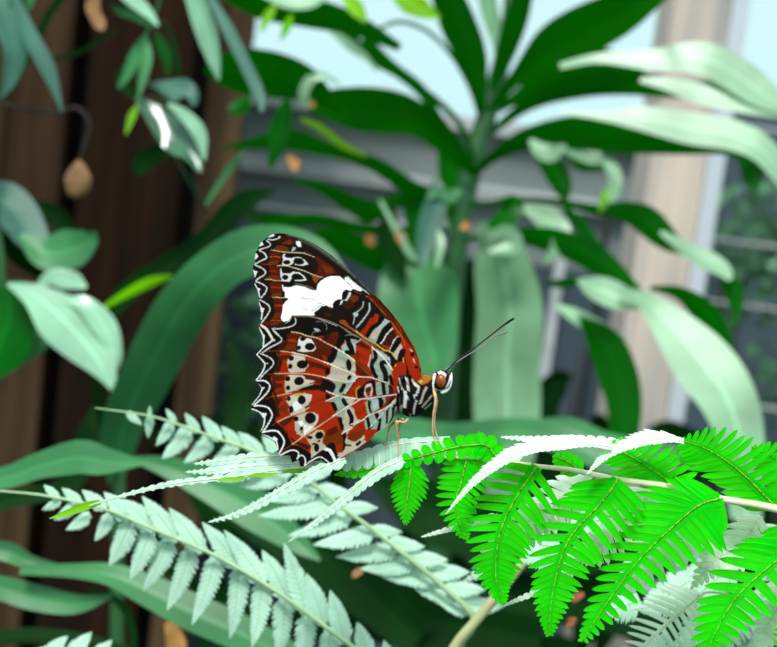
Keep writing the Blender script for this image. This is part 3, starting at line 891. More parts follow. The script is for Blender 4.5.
def wing_mesh(name, outline, canvas, step, sgn, off, material, parent):
    Pl = P2(outline) if isinstance(outline, str) else outline
    xa, ya = Pl.min(0)-1; xb, yb = Pl.max(0)+1
    nx, ny = int((xb-xa)/step)+2, int((yb-ya)/step)+2
    ci, cj = np.meshgrid(np.arange(nx), np.arange(ny))
    keep = inside(xa+(ci+0.5)*step, ya+(cj+0.5)*step, Pl)
    used = np.zeros((ny+1, nx+1), bool)
    used[:-1, :-1] |= keep; used[1:, :-1] |= keep; used[:-1, 1:] |= keep; used[1:, 1:] |= keep
    idx = -np.ones((ny+1, nx+1), int); jj, ii = np.nonzero(used); idx[jj, ii] = np.arange(len(jj))
    x = xa+ii*step; y = ya+jj*step
    # snap the rim to the outline
    edge = ~(inside(x, y, Pl)); cnt = np.zeros((ny+1, nx+1)); 
    kk = keep.astype(int); cnt[:-1, :-1] += kk; cnt[1:, :-1] += kk; cnt[:-1, 1:] += kk; cnt[1:, 1:] += kk
    edge |= cnt[jj, ii] < 4
    ex, ey = x[edge], y[edge]; best = np.full(ex.shape, 1e9); bx_, by_ = ex.copy(), ey.copy()
    for i in range(len(Pl)):
        a, b = Pl[i-1], Pl[i]; d = b-a; L2 = max((d*d).sum(), 1e-9)
        t = np.clip(((ex-a[0])*d[0]+(ey-a[1])*d[1])/L2, 0, 1); qx, qy = a[0]+t*d[0], a[1]+t*d[1]
        D = (ex-qx)**2+(ey-qy)**2; m = D < best; best[m] = D[m]; bx_[m] = qx[m]; by_[m] = qy[m]
    x[edge], y[edge] = bx_, by_
    # distance from the wing base -> wings part from each other towards the body, with a gentle camber
    r = np.hypot(x-405, y-378)
    dep = off + 0.0019*np.exp(-(r/30)**2) + 0.0005*np.sin(np.clip(r/170, 0, 1)*3.14) + 0.00006*np.sin(np.arctan2(y-378, 405-x)*34)*np.clip(r/60, 0, 1)
    d = 0.35 - sgn*dep
    V = np.array(CAM)[None] + np.outer((x-388.5)/FPX*d, cx) - np.outer((y-323.5)/FPX*d, cy) + np.outer(d, fw)
    org = np.array(world_loc(parent))
    kj, ki = np.nonzero(keep)
    F = np.stack([idx[kj, ki], idx[kj+1, ki], idx[kj+1, ki+1], idx[kj, ki+1]], 1)
    if sgn < 0: F = F[:, ::-1]
    me = bpy.data.meshes.new(name)
    me.vertices.add(len(V)); me.vertices.foreach_set('co', (V-org).astype(np.float32).ravel())
    me.loops.add(F.size); me.loops.foreach_set('vertex_index', F.ravel().astype(np.int32))
    me.polygons.add(len(F)); me.polygons.foreach_set('loop_start', np.arange(0, F.size, 4, dtype=np.int32))
    me.polygons.foreach_set('use_smooth', np.ones(len(F), bool))
    me.update(calc_edges=True)
    a = me.attributes.new('pattern', 'FLOAT_COLOR', 'POINT')
    c = canvas.sample(x, y)*GAIN
    # wing scales: faint grain of the wing's own colour
    c = c*(1+0.10*(RNG.rand(len(c), 1)-0.5))
    a.data.foreach_set('color', np.hstack([np.clip(c, 0, 1), np.ones((len(c), 1))]).astype(np.float32).ravel())
    me.materials.append(material)
    o = bpy.data.objects.new(name, me); C.objects.link(o); o.parent = parent
    return o
M['wing'] = attrmat('wing_scales', 0.8, 0.04)
butterfly = empty('butterfly', P(418, 392, 0.35), 'orange, black and white lacewing butterfly with closed scalloped wings, perched on the green fern', 'butterfly')
cf = Canvas('k'); cf.run(FORE); cf.run(THX); cf.soften(2)
ch = Canvas('r'); ch.run(HIND); ch.run(THX); ch.soften(2)
for sgn, st in ((1, 0.5), (-1, 1.0)):
    for nm, ol, cv, off in (('forewing', OUT_F, cf, 0.0009), ('hindwing', OUT_H, ch, 0.0016)):
        wing_mesh(nm, ol, cv, st, sgn, off, M['wing'], butterfly)

# ------------------------------------------------------------------ butterfly body, head, legs, antennae
BODY = '''
f P K: 100,240 330,200 460,200 460,330 330,520 200,600 100,560
f L K 4.2: 150,165 168,210 182,262
f L w 1.4: 130,170 150,240 180,290 200,300
f L K 4.4: 225,160 230,210 238,265
f L w 1.6: 190,160 205,220 210,280
f P K: 238,262 275,240 330,250 325,300 290,330 262,350 290,370 270,430 262,500 225,480 200,430 195,390 240,350 232,300
f L w 2.0: 255,190 275,230 312,255
f L w 2.4: 312,255 300,300 268,345
f L w 2.0: 290,375 275,420 265,500
f P K: 190,470 220,480 225,540 195,580 175,560 175,500
f P K: 120,300 150,295 155,380 140,440 120,440
f P z: 125,330 140,330 145,400 130,400
f L w 3.2: 185,300 190,345 180,430
f O h: 195,350,24,18
f P K: 325,250 355,260 330,330 318,380 340,400 310,500 288,490 300,420 318,340
f L c 1.8: 378,255 355,300 342,350 318,400
f P K: 400,215 452,195 440,290 395,340 350,400 318,440 330,390 365,330 375,270 400,230
f P K: 430,345 440,362 380,430 335,475 330,462 385,405
f L c 2.2: 432,330 400,370 345,435
f L c 1.6: 132,175 145,230 150,270
f L c 2.0: 205,170 215,230 222,285
f L g 2.6: 150,430 145,500 150,560
f L c 1.6: 105,440 110,500 100,560
f L w 1.4: 118,250 128,300
f L c 2.2: 385,255 355,310 335,390
f L c 1.8: 250,180 290,225 320,245
f L g 1.6: 232,500 240,550
f L g 2.2: 435,400 400,425 370,450
f P O: 275,130 330,130 390,95 452,112 446,160 405,205 345,232 300,205
f P r: 270,90 330,110 340,160 300,200 275,150
f P y: 320,180 350,190 330,225 310,205
f L y 0.7: 370,145 410,145 412,162
# head
f P h: 452,118 475,125 462,180 452,230 465,280 445,290 436,230 440,160
f P K: 468,160 482,170 478,240 465,250
f P w: 480,110 520,95 570,130 560,160 500,140
f O o: 516,195,46,62
f O O: 530,170,28,30
f O m: 505,200,22,40
f P c: 465,262 520,280 545,300 500,312 455,300
f P h: 555,262 585,200 600,140 618,118 612,180 590,240 545,300 520,312 505,290
f P K: 580,120 605,95 606,125 585,175 562,205 565,150
f P K: 480,316 520,318 555,285 545,318 505,335
'''
cb = Canvas('K'); cb.run(BODY); cb.soften(1)
def loft(sections, n=28):
    """sections: (x, y, ry_px up, ry_px down, rz_px) cross-sections square to the long axis"""
    q = catmull(sections, n); V, F = [], []; seg = 72; s = 0.35/FPX; XY = []
    for i, a in enumerate(q):
        t = np.array(q[min(i+1, n-1)][:2])-np.array(q[max(i-1, 0)][:2]); t /= np.linalg.norm(t)+1e-9
        nx_, ny_ = t[1], -t[0]       # up in the picture
        if ny_ > 0: nx_, ny_ = -nx_, -ny_
        for k in range(seg):
            th = 2*math.pi*k/seg; u = math.cos(th); r = a[2] if u > 0 else a[3]
            px, py = a[0]+nx_*u*r, a[1]+ny_*u*r
            V.append(P(px, py, 0.35-math.sin(th)*a[4]*s)); XY.append((px, py))
    for i in range(n-1):
        for k in range(seg):
            F.append((i*seg+k, i*seg+(k+1)%seg, (i+1)*seg+(k+1)%seg, (i+1)*seg+k))
    F.append(tuple(range(seg))); F.append(tuple((n-1)*seg+k for k in reversed(range(seg))))
    return V, F, np.array(XY)
def paint(o, XY):
    me = o.data; a = me.attributes.new('pattern', 'FLOAT_COLOR', 'POINT')
    c = cb.sample(XY[:, 0].copy(), XY[:, 1].copy())*GAIN
    a.data.foreach_set('color', np.hstack([c, np.ones((len(c), 1))]).astype(np.float32).ravel())
M['furry'] = attrmat('body_scales', 0.75, 0.1)
V, F, XY = loft([(330,436,1,1,1), (345,428,5,5,6), (370,415,6,6,7), (392,402,8,12,8), (403,397,13,22,10), (413,392,17,23,12), (423,388,15,19,12), (430,385,10.5,13,10), (433.5,383.5,8,8,8),
                 (436,382,9,9,9), (441,381,11,11,11), (446,380,10,10.5,10), (450,379,6,6,6), (452,378.5,1.5,1.5,1.5)], 240)
body = mk('body', V, F, M['furry'], butterfly); paint(body, XY)
def solid(name, c, r, mat_, parent, seg=20, rings=14):
    """rounded solid around a pixel centre, radii in px (x, y, depth)"""
    s = 0.35/FPX; V, F = [], []
    for i in range(rings+1):
        a = math.pi*i/rings
        for k in range(seg):
            b = 2*math.pi*k/seg
            V.append(P(c[0]+r[0]*math.sin(a)*math.cos(b), c[1]-r[1]*math.cos(a), 0.35-(c[2]+r[2]*math.sin(a)*math.sin(b))*s))
    for i in range(rings):
        for k in range(seg):
            F.append((i*seg+k, i*seg+(k+1)%seg, (i+1)*seg+(k+1)%seg, (i+1)*seg+k))
    return mk(name, V, F, mat_, parent)
M['eye'] = simple('eye', s2l((170, 92, 32)), 0.3, 0, 900, col2=s2l((120, 50, 15)), spec=0.6)
M['palp'] = simple('palp_scales', s2l((240, 240, 236)), 0.7, 0.1, 900)
M['chitin'] = simple('black_chitin', (0.012, 0.011, 0.01), 0.4, 0.2, 600)
M['greyhorn'] = simple('grey_antenna', (0.20, 0.22, 0.20), 0.5, 0.2, 600)
M['leg'] = simple('cream_leg', s2l((222, 184, 150)), 0.6, 0, 700, col2=s2l((196, 140, 110)))
M['knee'] = simple('yellow_joint', s2l((225, 200, 90)), 0.6, 0.2, 700)
for z in (7.2, -7.2): solid('eye', (441.2, 380.6, z), (5.2, 6.9, 5.2), M['eye'], butterfly)
for z in (3.5, -3.5):
    v, f, uv = px_tube([(441,393,-z*.0003), (445.5,390.5,-z*.00025), (449,385.5,-z*.00022), (451,378,-z*.0002), (451.6,372.5,-z*.0002)], 0.35, [1.4,2.4,2.5,1.7,0.5], 24, 10)
    mk('palp', v, f, M['palp'], butterfly, uv=uv)
    v, f, uv = px_tube([(446.5,379,-z*.00025), (448.5,374,-z*.00025), (450.3,370.5,-z*.0002)], 0.35, [1.6,1.6,0.8], 12, 8)
    mk('brow_tuft', v, f, M['chitin'], butterfly, uv=uv)
def antenna(pts, dz, m, r):
    v, f, uv = px_tube([(x, y, dz*(i/(len(pts)-1))) for i, (x, y) in enumerate(pts)], 0.35, r, 50, 8)
    return mk('antenna', v, f, m, butterfly, uv=uv)
antenna([(444,373), (446,371), (461,357), (475,347.5), (500,328), (509,321.5), (514,318.5)], -0.006, M['chitin'], [0.9,0.75,0.65,0.65,0.8,1.3,1.1])
antenna([(445,371), (447,368.5), (467,355.5), (483,346.5), (494,336.5), (502,334), (507.5,331.5)], 0.006, M['greyhorn'], [0.7,0.6,0.55,0.55,0.6,1.0,0.8])
def leg(pts, r, dz):
    r = [a*.78 for a in r]
    v, f, uv = px_tube([(x, y, z) for x, y, z in pts], 0.35, r, 44, 8)
    o = mk('leg', v, f, M['leg'], butterfly, uv=uv)
    x, y, z = pts[dz]
    v, f, uv = px_tube([(x-1.2, y-1.5, z), (x, y, z), (x+.3, y+2, z)], 0.35, [r[dz]*.8, r[dz]*1.25, r[dz]*.8], 8, 8)
    mk('joint', v, f, M['knee'], o, uv=uv)
K8 = 1/8.0875
def G(x, y, z): return (375+x*K8, 390+y*K8, z)
leg([G(455,-40,-.001), G(485,40,-.0025), G(488,100,-.003), G(472,190,-.003), G(466,290,-.003), G(472,370,-.003), G(490,425,-.003), G(510,440,-.003)], [1.6,2.1,1.7,1.1,1.0,.9,.7,.5], 1)
leg([G(460,-30,.001), G(500,80,.002), G(486,190,.002), G(482,290,.002), G(500,365,.002), G(520,408,.002)], [1.4,1.4,1.1,.9,.8,.5], 1)
leg([G(265,235,-.002), G(235,262,-.0035), G(178,260,-.0045), G(178,330,-.004), G(186,430,-.003), G(190,500,-.003), G(188,548,-.003)], [1.5,1.9,1.6,1.3,1.1,.8,.5], 2)
leg([G(200,225,.002), G(120,300,.003), G(100,390,.003), G(78,465,.003), G(45,488,.003), G(24,462,.003)], [1.4,1.3,1.2,.9,.8,.5], 1)
leg([G(225,235,-.001), G(205,275,.004), G(190,360,.005), G(205,440,.006), G(215,500,.007)], [1.3,1.2,.9,.7,.5], 1)

# ------------------------------------------------------------------ foreground bracken frond
def fy(tx, ty, ox, oy, k): return (ox+tx/k, oy+ty/k)
D0 = 0.35
frond = empty('fern_frond', P(777, 508, D0), 'sharp bright green fern frond in front, carrying the butterfly', 'fern')
stalk('stem', [(384,463.5,.002), (403,460,.001), (431,457.3), (488,459), (536,466), (572,470), (618,479.6), (669,486.5), (719,498.6), (777,509), (840,530,.0), (900,600,.02), (930,720,.05)], D0, [.5,1.0,1.5,1.9,2.3,2.7,3.1,3.3,3.6,4.2,4.6,5,5.5], 'rachis', frond, bend=(0.03,0.1))
g = dict(m='fern', face='U', side=1)
pinna(frond, [(411,460), (410,478), (407,500), (405.5,525)], D0-.001, 27, 26, 13, mode=1.7, tip=.05, fwd=34, base=.62, blunt=.15, **g)
pinna(frond, [(466.5,459), (462,480), (456,502), (460,524), (467.5,541)], D0, 30, 27, 15, mode=2.0, fl=20, fr=10, base=.9, blunt=.3, **g)
pinna(frond, [(537,466), (516,498), (501,530), (496,560), (496.5,582), (503.5,604)], D0-.002, 44, 42, 20, mode=1.45, tip=.07, blunt=.2, fl=14, fr=20, base=.85, droop=.05, **g)
pinna(frond, [(618,479.5), (602,502), (570,538), (556.5,575), (551,605), (549,637)], D0-.003, 48, 48, 22, mode=1.45, tip=.07, blunt=.2, fl=5, fr=32, base=.8, droop=.05, **g)
pinna(frond, [(720,498.6), (700,505), (676,524), (640,559), (607,603), (581,643)], D0-.004, 54, 58, 22, mode=1.5, tip=.08, blunt=.2, fl=-4, fr=38, base=.5, droop=.05, **g)
pinna(frond, [(810,522), (795,545), (776,561), (742,591), (722,620), (708,652), (700,690)], D0-.005, 48, 50, 20, mode=2.0, blunt=.2, fl=-4, fr=36, base=.8, droop=.05, **g)
pinna(frond, [(872,560), (850,590), (820,625), (795,665), (780,700)], D0-.006, 44, 46, 22, mode=2.6, fwd=24, base=.8, **g)
# upward leaflets
pinna(frond, [(777,508), (766,497), (745,476), (722,458), (702,447), (680,440)], D0, 38, 42, 17, mode=4.5, fl=38, fr=-24, base=.8, blunt=.5, **g)
pinna(frond, [(672,486), (660,475), (648,467), (632,457), (618,450), (606,447)], D0+.001, 34, 40, 12, mode=3.2, fl=38, fr=-30, base=.8, blunt=.5, **g)
pinna(frond, [(583,472), (574,466), (564,460), (553,456)], D0+.001, 16, 13, 6, mode=3, fwd=30, base=.8, blunt=.6, **g)
pinna(frond, [(838,530), (822,508), (800,482), (777,460), (752,446)], D0+.003, 38, 40, 16, mode=3.2, fl=38, fr=-24, base=.8, blunt=.5, **g)
# leaflet running left beneath the butterfly's feet
pinna(frond, [(497,459), (487,446), (473,445), (450,448.5), (426,455), (403,461), (392,466)], D0-.0015, 14, 13, 13, mode=3, fwd=14, base=1., blunt=.5, tip=.05, fill=1.05, **g)
pinna(frond, [(396,462), (378,467), (356,472), (334,475)], D0+.003, 10, 13, 9, mode=2.6, fwd=20, base=.9, blunt=.6, **g)
pinna(frond, [(470,455), (476,460), (492,463), (512,466)], D0+.002, 12, 12, 7, mode=2.6, fwd=20, **g)
# leaflets showing their near-white lower face, sky sheen painted as colour
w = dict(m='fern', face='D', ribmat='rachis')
def upw(**k): d = dict(w); d.update(k); return d
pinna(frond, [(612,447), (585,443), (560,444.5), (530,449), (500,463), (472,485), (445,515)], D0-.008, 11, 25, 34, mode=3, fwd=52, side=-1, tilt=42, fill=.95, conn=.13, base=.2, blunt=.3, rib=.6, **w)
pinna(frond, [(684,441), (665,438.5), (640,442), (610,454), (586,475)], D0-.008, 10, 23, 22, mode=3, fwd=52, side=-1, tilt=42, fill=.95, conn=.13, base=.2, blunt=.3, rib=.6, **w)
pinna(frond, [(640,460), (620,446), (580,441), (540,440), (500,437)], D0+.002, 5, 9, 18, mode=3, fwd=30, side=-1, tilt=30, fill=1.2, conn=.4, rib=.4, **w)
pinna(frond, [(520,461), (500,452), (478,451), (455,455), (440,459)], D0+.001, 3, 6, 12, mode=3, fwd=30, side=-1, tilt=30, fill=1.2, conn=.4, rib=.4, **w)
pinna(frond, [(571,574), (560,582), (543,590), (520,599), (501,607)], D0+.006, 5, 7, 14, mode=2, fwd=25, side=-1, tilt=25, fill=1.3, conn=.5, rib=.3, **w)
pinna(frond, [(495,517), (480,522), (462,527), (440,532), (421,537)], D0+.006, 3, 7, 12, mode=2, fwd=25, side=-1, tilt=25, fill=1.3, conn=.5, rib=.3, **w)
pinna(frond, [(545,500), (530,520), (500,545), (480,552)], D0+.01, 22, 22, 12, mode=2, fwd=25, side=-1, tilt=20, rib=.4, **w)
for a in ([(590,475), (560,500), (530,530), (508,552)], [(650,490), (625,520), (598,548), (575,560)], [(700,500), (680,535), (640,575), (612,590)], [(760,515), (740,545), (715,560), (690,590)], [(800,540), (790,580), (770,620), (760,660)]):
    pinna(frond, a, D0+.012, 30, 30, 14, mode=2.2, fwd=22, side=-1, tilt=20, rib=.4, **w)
wc = dict(m='ferncream', face='D', ribmat='rachis')
# left end: edge-on leaflets and a lime tip
wc = dict(m='ferncream', face='D', ribmat='rachis', side=-1)
pinna(frond, [(392,458), (340,465), (300,468), (270,471), (240,476), (194,481), (161,486), (125,495), (88,506)], D0+.004, 11, 17, 26, mode=1.5, fwd=72, tilt=20, fill=.55, conn=.22, base=.8, rib=.9, blunt=.1, **wc)
v, f, uv = ribbon([(100,502,5), (86,506,8), (68,512.5,6.5), (49.5,518.5,1)], D0+.0045, D0+.0045, tilt=10, nl=14, nw=4)
mk('leaf_tip', v, f, M['lime'], frond, uv=uv)
pinna(frond, [(385,455), (330,457), (290,456), (250,457), (220,461), (193,464)], D0+.006, 24, 14, 15, mode=1.5, fwd=66, tilt=20, fill=.6, conn=.2, rib=.8, blunt=.1, **wc)
pinna(frond, [(370,458), (320,462), (280,464), (240,467), (212,471), (185,472)], D0+.005, 20, 22, 14, mode=1.5, fwd=66, tilt=30, fill=.6, conn=.2, rib=.8, blunt=.1, **wc)
pinna(frond, [(345,458), (316,470), (290,485), (262,501), (236,514), (207.5,522.5)], D0-.002, 14, 4, 17, mode=1.4, fwd=48, tilt=25, fill=1.1, conn=.3, rib=.8, blunt=.3, **wc)
pinna(frond, [(403,459), (375,473), (345,497), (318,520), (287.5,542.5)], D0-.003, 13, 4, 19, mode=1.4, fwd=40, tilt=25, fill=1.1, conn=.3, rib=1.0, blunt=.3, **wc)
pinna(frond, [(450,441), (425,441.5), (400,444), (375,450), (350,458), (328,466)], D0+.003, 20, 5, 11, mode=5, fwd=8, tilt=5, fill=.96, conn=.2, rib=.8, blunt=.55, base=.9, **wc)
for x, y in ((232,478), (262,474), (296,470)):
    v, f, uv = ribbon([(x-14,y+2,1), (x-6,y+1,4), (x+6,y+1,4), (x+16,y-1,1)], D0+.0035, D0+.0035, tilt=0, nl=10, nw=4)
    mk('lobe', v, f, M['lime'], frond, uv=uv)
# tiny scale bits on the rachis
for (x, y) in ((433,404), ): pass

LWK = 1.3
def blurfrond(name, rach, d, r, left, right, lab, cat='fern', lw=8, m='fernblur', bend=(0.02,0.05), n=13, tilt=20, side=-1, group=None, ribr=.9):
    e_ = empty(name, P(rach[-1][0], rach[-1][1], d), lab, cat, group)
    stalk('stem', rach, d, r, 'rachisblur', e_, bend=bend)
    for (bx, by, tx, ty) in left:
        mx, my = (bx+tx)/2, (by+ty)/2; dx, dy = tx-bx, ty-by; L = math.hypot(dx, dy)
        k = 0.02*L; mx += dy/L*k*(-1 if dx*dy > 0 else 1); my += -dx/L*k*(-1 if dx*dy > 0 else 1)
        pinna(e_, [(bx, by), (mx, my), (tx, ty)], d+random.uniform(.002, .006), LWK*lw*min(1.2, L/38), LWK*lw*min(1.2, L/38), n+2, mode=2.0, fwd=30, side=0, tilt=24, face='D', m=m, fill=1.15, conn=.4, rib=ribr*.6, ribmat='rachisblur', base=.95, droop=.2, blunt=.2)
    return e_
low = [(90,514,66,530), (110,514,95,541), (130,522,109,566), (150,531,130,580), (170,539,143,591), (191,549,167,611), (216,558,192,625), (239,569,230,639), (262,583,252,648), (285,597,278,664), (308,614,300,680), (330,630,322,690),
       (60,500,42,510), (75,505,54,520),
       (155,530,122,499), (178,541,142,496), (203,552,169,508), (240,568,202,522), (264,583,224,530), (288,598,262,550), (306,612,284,543), (324,624,306,573), (345,643,330,590), (370,662,357,622), (392,680,384,640),
       (130,520,104,492), (105,509,82,490), (80,503,62,488), (58,498,44,485)]
blurfrond('fern_frond', [(-40,487), (0,491), (47,496), (104,509), (155,530), (216,556), (277,592), (347,643), (420,700), (470,800)], 0.44, [.6,1,1.4,1.8,2,2.2,2.4,2.6,3,3.5], low, None,
          'pale mint fern frond sweeping across the bottom left corner', lw=9.5)
mid = [(128,412,142,425), (150,416,148,438), (172,422,156,446), (190,428,162,459), (212,437,184,463), (236,446,205,474), (262,458,222,482), (290,470,240,487),
       (150,416,150,406), (175,422,166,409), (198,432,185,413), (220,440,202,416), (240,447,221,426), (262,455,238,432), (288,465,262,436),
       (334,502,258,516), (351,514,288,536), (374,531,313,545), (398,547,336,557), (415,561,360,569), (435,578,380,576), (455,598,414,588), (470,612,438,602), (318,487,268,500),
       (318,487,352,494), (345,508,378,508), (372,529,402,532), (390,541,425,547), (409,556,448,560), (428,570,470,572), (446,586,486,590), (462,603,505,606), (300,476,330,474)]
blurfrond('fern_frond', [(95,408), (139,414), (165,420), (196,431), (224,441), (255,452), (307,480), (341,507), (374.5,531), (408,557.5), (448,591), (475,620), (460,645), (440,700), (430,800)], 0.46, [.6,1,1.2,1.4,1.6,1.8,2,2.2,2.5,2.8,3,3.6,4.2,4.6,5], mid, None,
          'pale fern frond arching behind the butterfly down to the bottom centre', lw=9, n=12)
rt = [(700,537,706,566), (716,532,719,563), (732,530,736,558), (748,530,756,556), (764,533,774,560), (684,541,676,566), (700,570,662,592), (722,574,690,600), (720,600,668,668), (740,600,712,662), (760,606,748,668),
      (560,545,520,556), (575,560,540,574), (600,520,566,525), (640,600,606,612), (800,560,780,610), (690,580,640,612), (735,560,700,585), (767,590,740,640), (650,560,620,575), (780,545,760,580), (670,640,620,690), (690,640,650,700)]
blurfrond('fern_frond', [(540,545), (575,548), (610,545), (650,541), (690,534), (740,526), (800,540), (860,640), (880,760)], 0.40, [.8,1.2,1.6,2,2.2,2.4,2.8,3.2,3.6], rt, None,
          'whitish fern frond hanging behind the bright green one at lower right', lw=17, n=14, tilt=30)
wl = empty('fern_frond', P(720, 590, .385), 'bright white feathery fern tip at the bottom edge, lower right', 'fern')
stalk('stem', [(697,596), (712,592), (740,600), (800,640), (860,720)], .385, [1,1.2,1.6,2,2.4], 'rachisblur', wl)
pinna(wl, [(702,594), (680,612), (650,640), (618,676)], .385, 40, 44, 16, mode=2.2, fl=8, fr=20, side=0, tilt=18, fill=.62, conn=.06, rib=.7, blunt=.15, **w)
e_ = empty('fern_stalk', P(440, 680, .47), 'thick brown-flecked green fern stalk slanting up at bottom centre', 'fern stalk')
stalk('stem', [(600,480,.03), (568,505,.02), (545,533,.01), (525,560), (503,588), (475,622), (454,648), (430,700), (420,800)], .455, [2.5,3.4,4.2,4.8,5,5.2,5.2,5.4,6], 'stem', e_)
pinna(e_, [(530,557), (560,560), (580,548)], .45, 12, 12, 8, mode=2.4, face='D', m='fernblur', rib=.5, ribmat='rachisblur')
pinna(e_, [(515,573), (490,570), (462,582)], .455, 10, 10, 8, mode=2.4, face='D', m='fernblur', rib=.5, ribmat='rachisblur')


def petiole(lf_, base, path, d):
    """thin stalk joining a leaf's base to the nearest point of its plant's stem"""
    q = catmull(path, 60); x, y = base[0], base[1]
    j = min(range(len(q)), key=lambda i: (q[i][0]-x)**2+(q[i][1]-y)**2)
    sx, sy = q[j][0], q[j][1]
    if math.hypot(sx-x, sy-y) < 3: return
    v, f, uv = tube([P(a[0], a[1], a[2]) for a in catmull([(sx, sy, d[0]), ((sx+x)/2, (sy+y)/2-5, (d[0]+d[1])/2), (x, y, d[1])], 12)], .7*.75/FPX, 6)
    mk('petiole', v, f, M['trunk'], lf_, uv=uv)
# ------------------------------------------------------------------ dracaena behind the butterfly
dr = empty('dracaena', P(455, 420, .98), 'big leafy dracaena with long arching leaves behind the butterfly', 'plant')
stalk('trunk', [(512,-30), (507,37), (489,108), (472,165), (462,222), (452,300), (446,400), (440,520)], .98, [6,8,10,11,10,10,11,12], 'trunk', dr, bend=(0,.05))
def dl(pts, d0, d1=None, m='dracaena', **k): return leaf(dr, pts, d0, d1, m, **k)
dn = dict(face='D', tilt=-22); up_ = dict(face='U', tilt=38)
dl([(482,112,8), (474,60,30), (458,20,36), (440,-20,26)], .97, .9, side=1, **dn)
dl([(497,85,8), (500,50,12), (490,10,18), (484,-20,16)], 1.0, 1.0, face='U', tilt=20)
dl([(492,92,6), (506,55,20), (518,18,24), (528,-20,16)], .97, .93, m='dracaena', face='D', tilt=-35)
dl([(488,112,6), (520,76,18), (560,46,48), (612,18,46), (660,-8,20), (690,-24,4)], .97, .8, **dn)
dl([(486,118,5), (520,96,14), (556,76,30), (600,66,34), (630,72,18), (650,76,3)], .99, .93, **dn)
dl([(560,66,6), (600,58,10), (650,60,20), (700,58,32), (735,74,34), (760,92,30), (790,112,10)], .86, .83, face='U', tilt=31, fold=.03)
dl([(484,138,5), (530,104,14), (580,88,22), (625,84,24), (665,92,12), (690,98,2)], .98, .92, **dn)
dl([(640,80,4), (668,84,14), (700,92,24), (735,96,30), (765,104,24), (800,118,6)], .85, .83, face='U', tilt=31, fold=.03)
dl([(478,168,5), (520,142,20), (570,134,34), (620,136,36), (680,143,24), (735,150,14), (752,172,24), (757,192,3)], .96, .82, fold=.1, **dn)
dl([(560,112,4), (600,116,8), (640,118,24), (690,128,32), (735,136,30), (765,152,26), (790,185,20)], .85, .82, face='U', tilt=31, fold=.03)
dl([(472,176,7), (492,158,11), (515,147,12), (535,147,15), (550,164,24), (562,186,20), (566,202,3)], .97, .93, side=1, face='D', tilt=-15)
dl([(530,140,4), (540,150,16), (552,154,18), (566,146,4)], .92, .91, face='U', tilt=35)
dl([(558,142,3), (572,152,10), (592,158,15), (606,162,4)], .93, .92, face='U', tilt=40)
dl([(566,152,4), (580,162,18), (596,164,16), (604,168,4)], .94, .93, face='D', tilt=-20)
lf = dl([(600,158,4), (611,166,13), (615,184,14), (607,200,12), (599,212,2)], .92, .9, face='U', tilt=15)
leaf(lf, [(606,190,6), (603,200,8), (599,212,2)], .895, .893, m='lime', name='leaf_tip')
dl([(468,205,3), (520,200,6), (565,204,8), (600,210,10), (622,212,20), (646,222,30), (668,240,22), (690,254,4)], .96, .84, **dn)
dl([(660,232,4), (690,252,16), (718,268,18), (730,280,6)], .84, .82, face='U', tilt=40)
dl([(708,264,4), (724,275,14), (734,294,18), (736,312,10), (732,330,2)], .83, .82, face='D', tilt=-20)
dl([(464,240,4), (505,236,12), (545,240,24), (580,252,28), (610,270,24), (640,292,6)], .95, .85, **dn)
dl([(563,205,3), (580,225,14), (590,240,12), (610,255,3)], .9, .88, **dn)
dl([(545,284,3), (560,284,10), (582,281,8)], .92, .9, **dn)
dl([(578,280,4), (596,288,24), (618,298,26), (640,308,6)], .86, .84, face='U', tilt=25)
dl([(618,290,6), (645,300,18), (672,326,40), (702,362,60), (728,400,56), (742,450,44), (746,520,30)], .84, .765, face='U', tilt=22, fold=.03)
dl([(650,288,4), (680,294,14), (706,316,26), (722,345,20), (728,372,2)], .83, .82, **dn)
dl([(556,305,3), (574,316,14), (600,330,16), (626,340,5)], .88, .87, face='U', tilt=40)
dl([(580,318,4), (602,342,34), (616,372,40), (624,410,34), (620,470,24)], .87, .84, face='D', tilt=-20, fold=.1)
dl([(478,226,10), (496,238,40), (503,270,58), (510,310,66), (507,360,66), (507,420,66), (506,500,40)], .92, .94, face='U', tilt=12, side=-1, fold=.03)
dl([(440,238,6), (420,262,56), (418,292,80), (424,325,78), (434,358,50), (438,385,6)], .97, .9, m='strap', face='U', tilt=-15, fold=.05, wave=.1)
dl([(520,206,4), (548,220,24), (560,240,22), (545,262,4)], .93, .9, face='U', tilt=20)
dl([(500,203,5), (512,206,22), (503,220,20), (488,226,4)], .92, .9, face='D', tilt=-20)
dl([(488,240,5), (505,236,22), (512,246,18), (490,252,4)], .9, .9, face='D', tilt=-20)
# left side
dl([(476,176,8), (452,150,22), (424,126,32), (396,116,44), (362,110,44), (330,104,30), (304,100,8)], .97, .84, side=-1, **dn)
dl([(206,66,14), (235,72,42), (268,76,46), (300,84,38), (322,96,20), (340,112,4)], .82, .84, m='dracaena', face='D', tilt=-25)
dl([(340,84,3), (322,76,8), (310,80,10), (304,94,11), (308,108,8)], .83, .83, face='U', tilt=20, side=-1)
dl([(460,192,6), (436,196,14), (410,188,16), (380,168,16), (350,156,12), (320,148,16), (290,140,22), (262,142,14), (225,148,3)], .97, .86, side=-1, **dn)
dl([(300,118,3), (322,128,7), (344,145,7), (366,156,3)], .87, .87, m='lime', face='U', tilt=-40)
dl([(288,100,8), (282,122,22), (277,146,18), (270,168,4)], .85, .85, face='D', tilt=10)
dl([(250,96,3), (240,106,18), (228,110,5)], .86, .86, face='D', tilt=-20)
dl([(456,214,6), (425,206,10), (396,202,14), (372,212,22), (350,204,18), (325,190,12), (295,180,4)], .97, .9, side=-1, **dn)
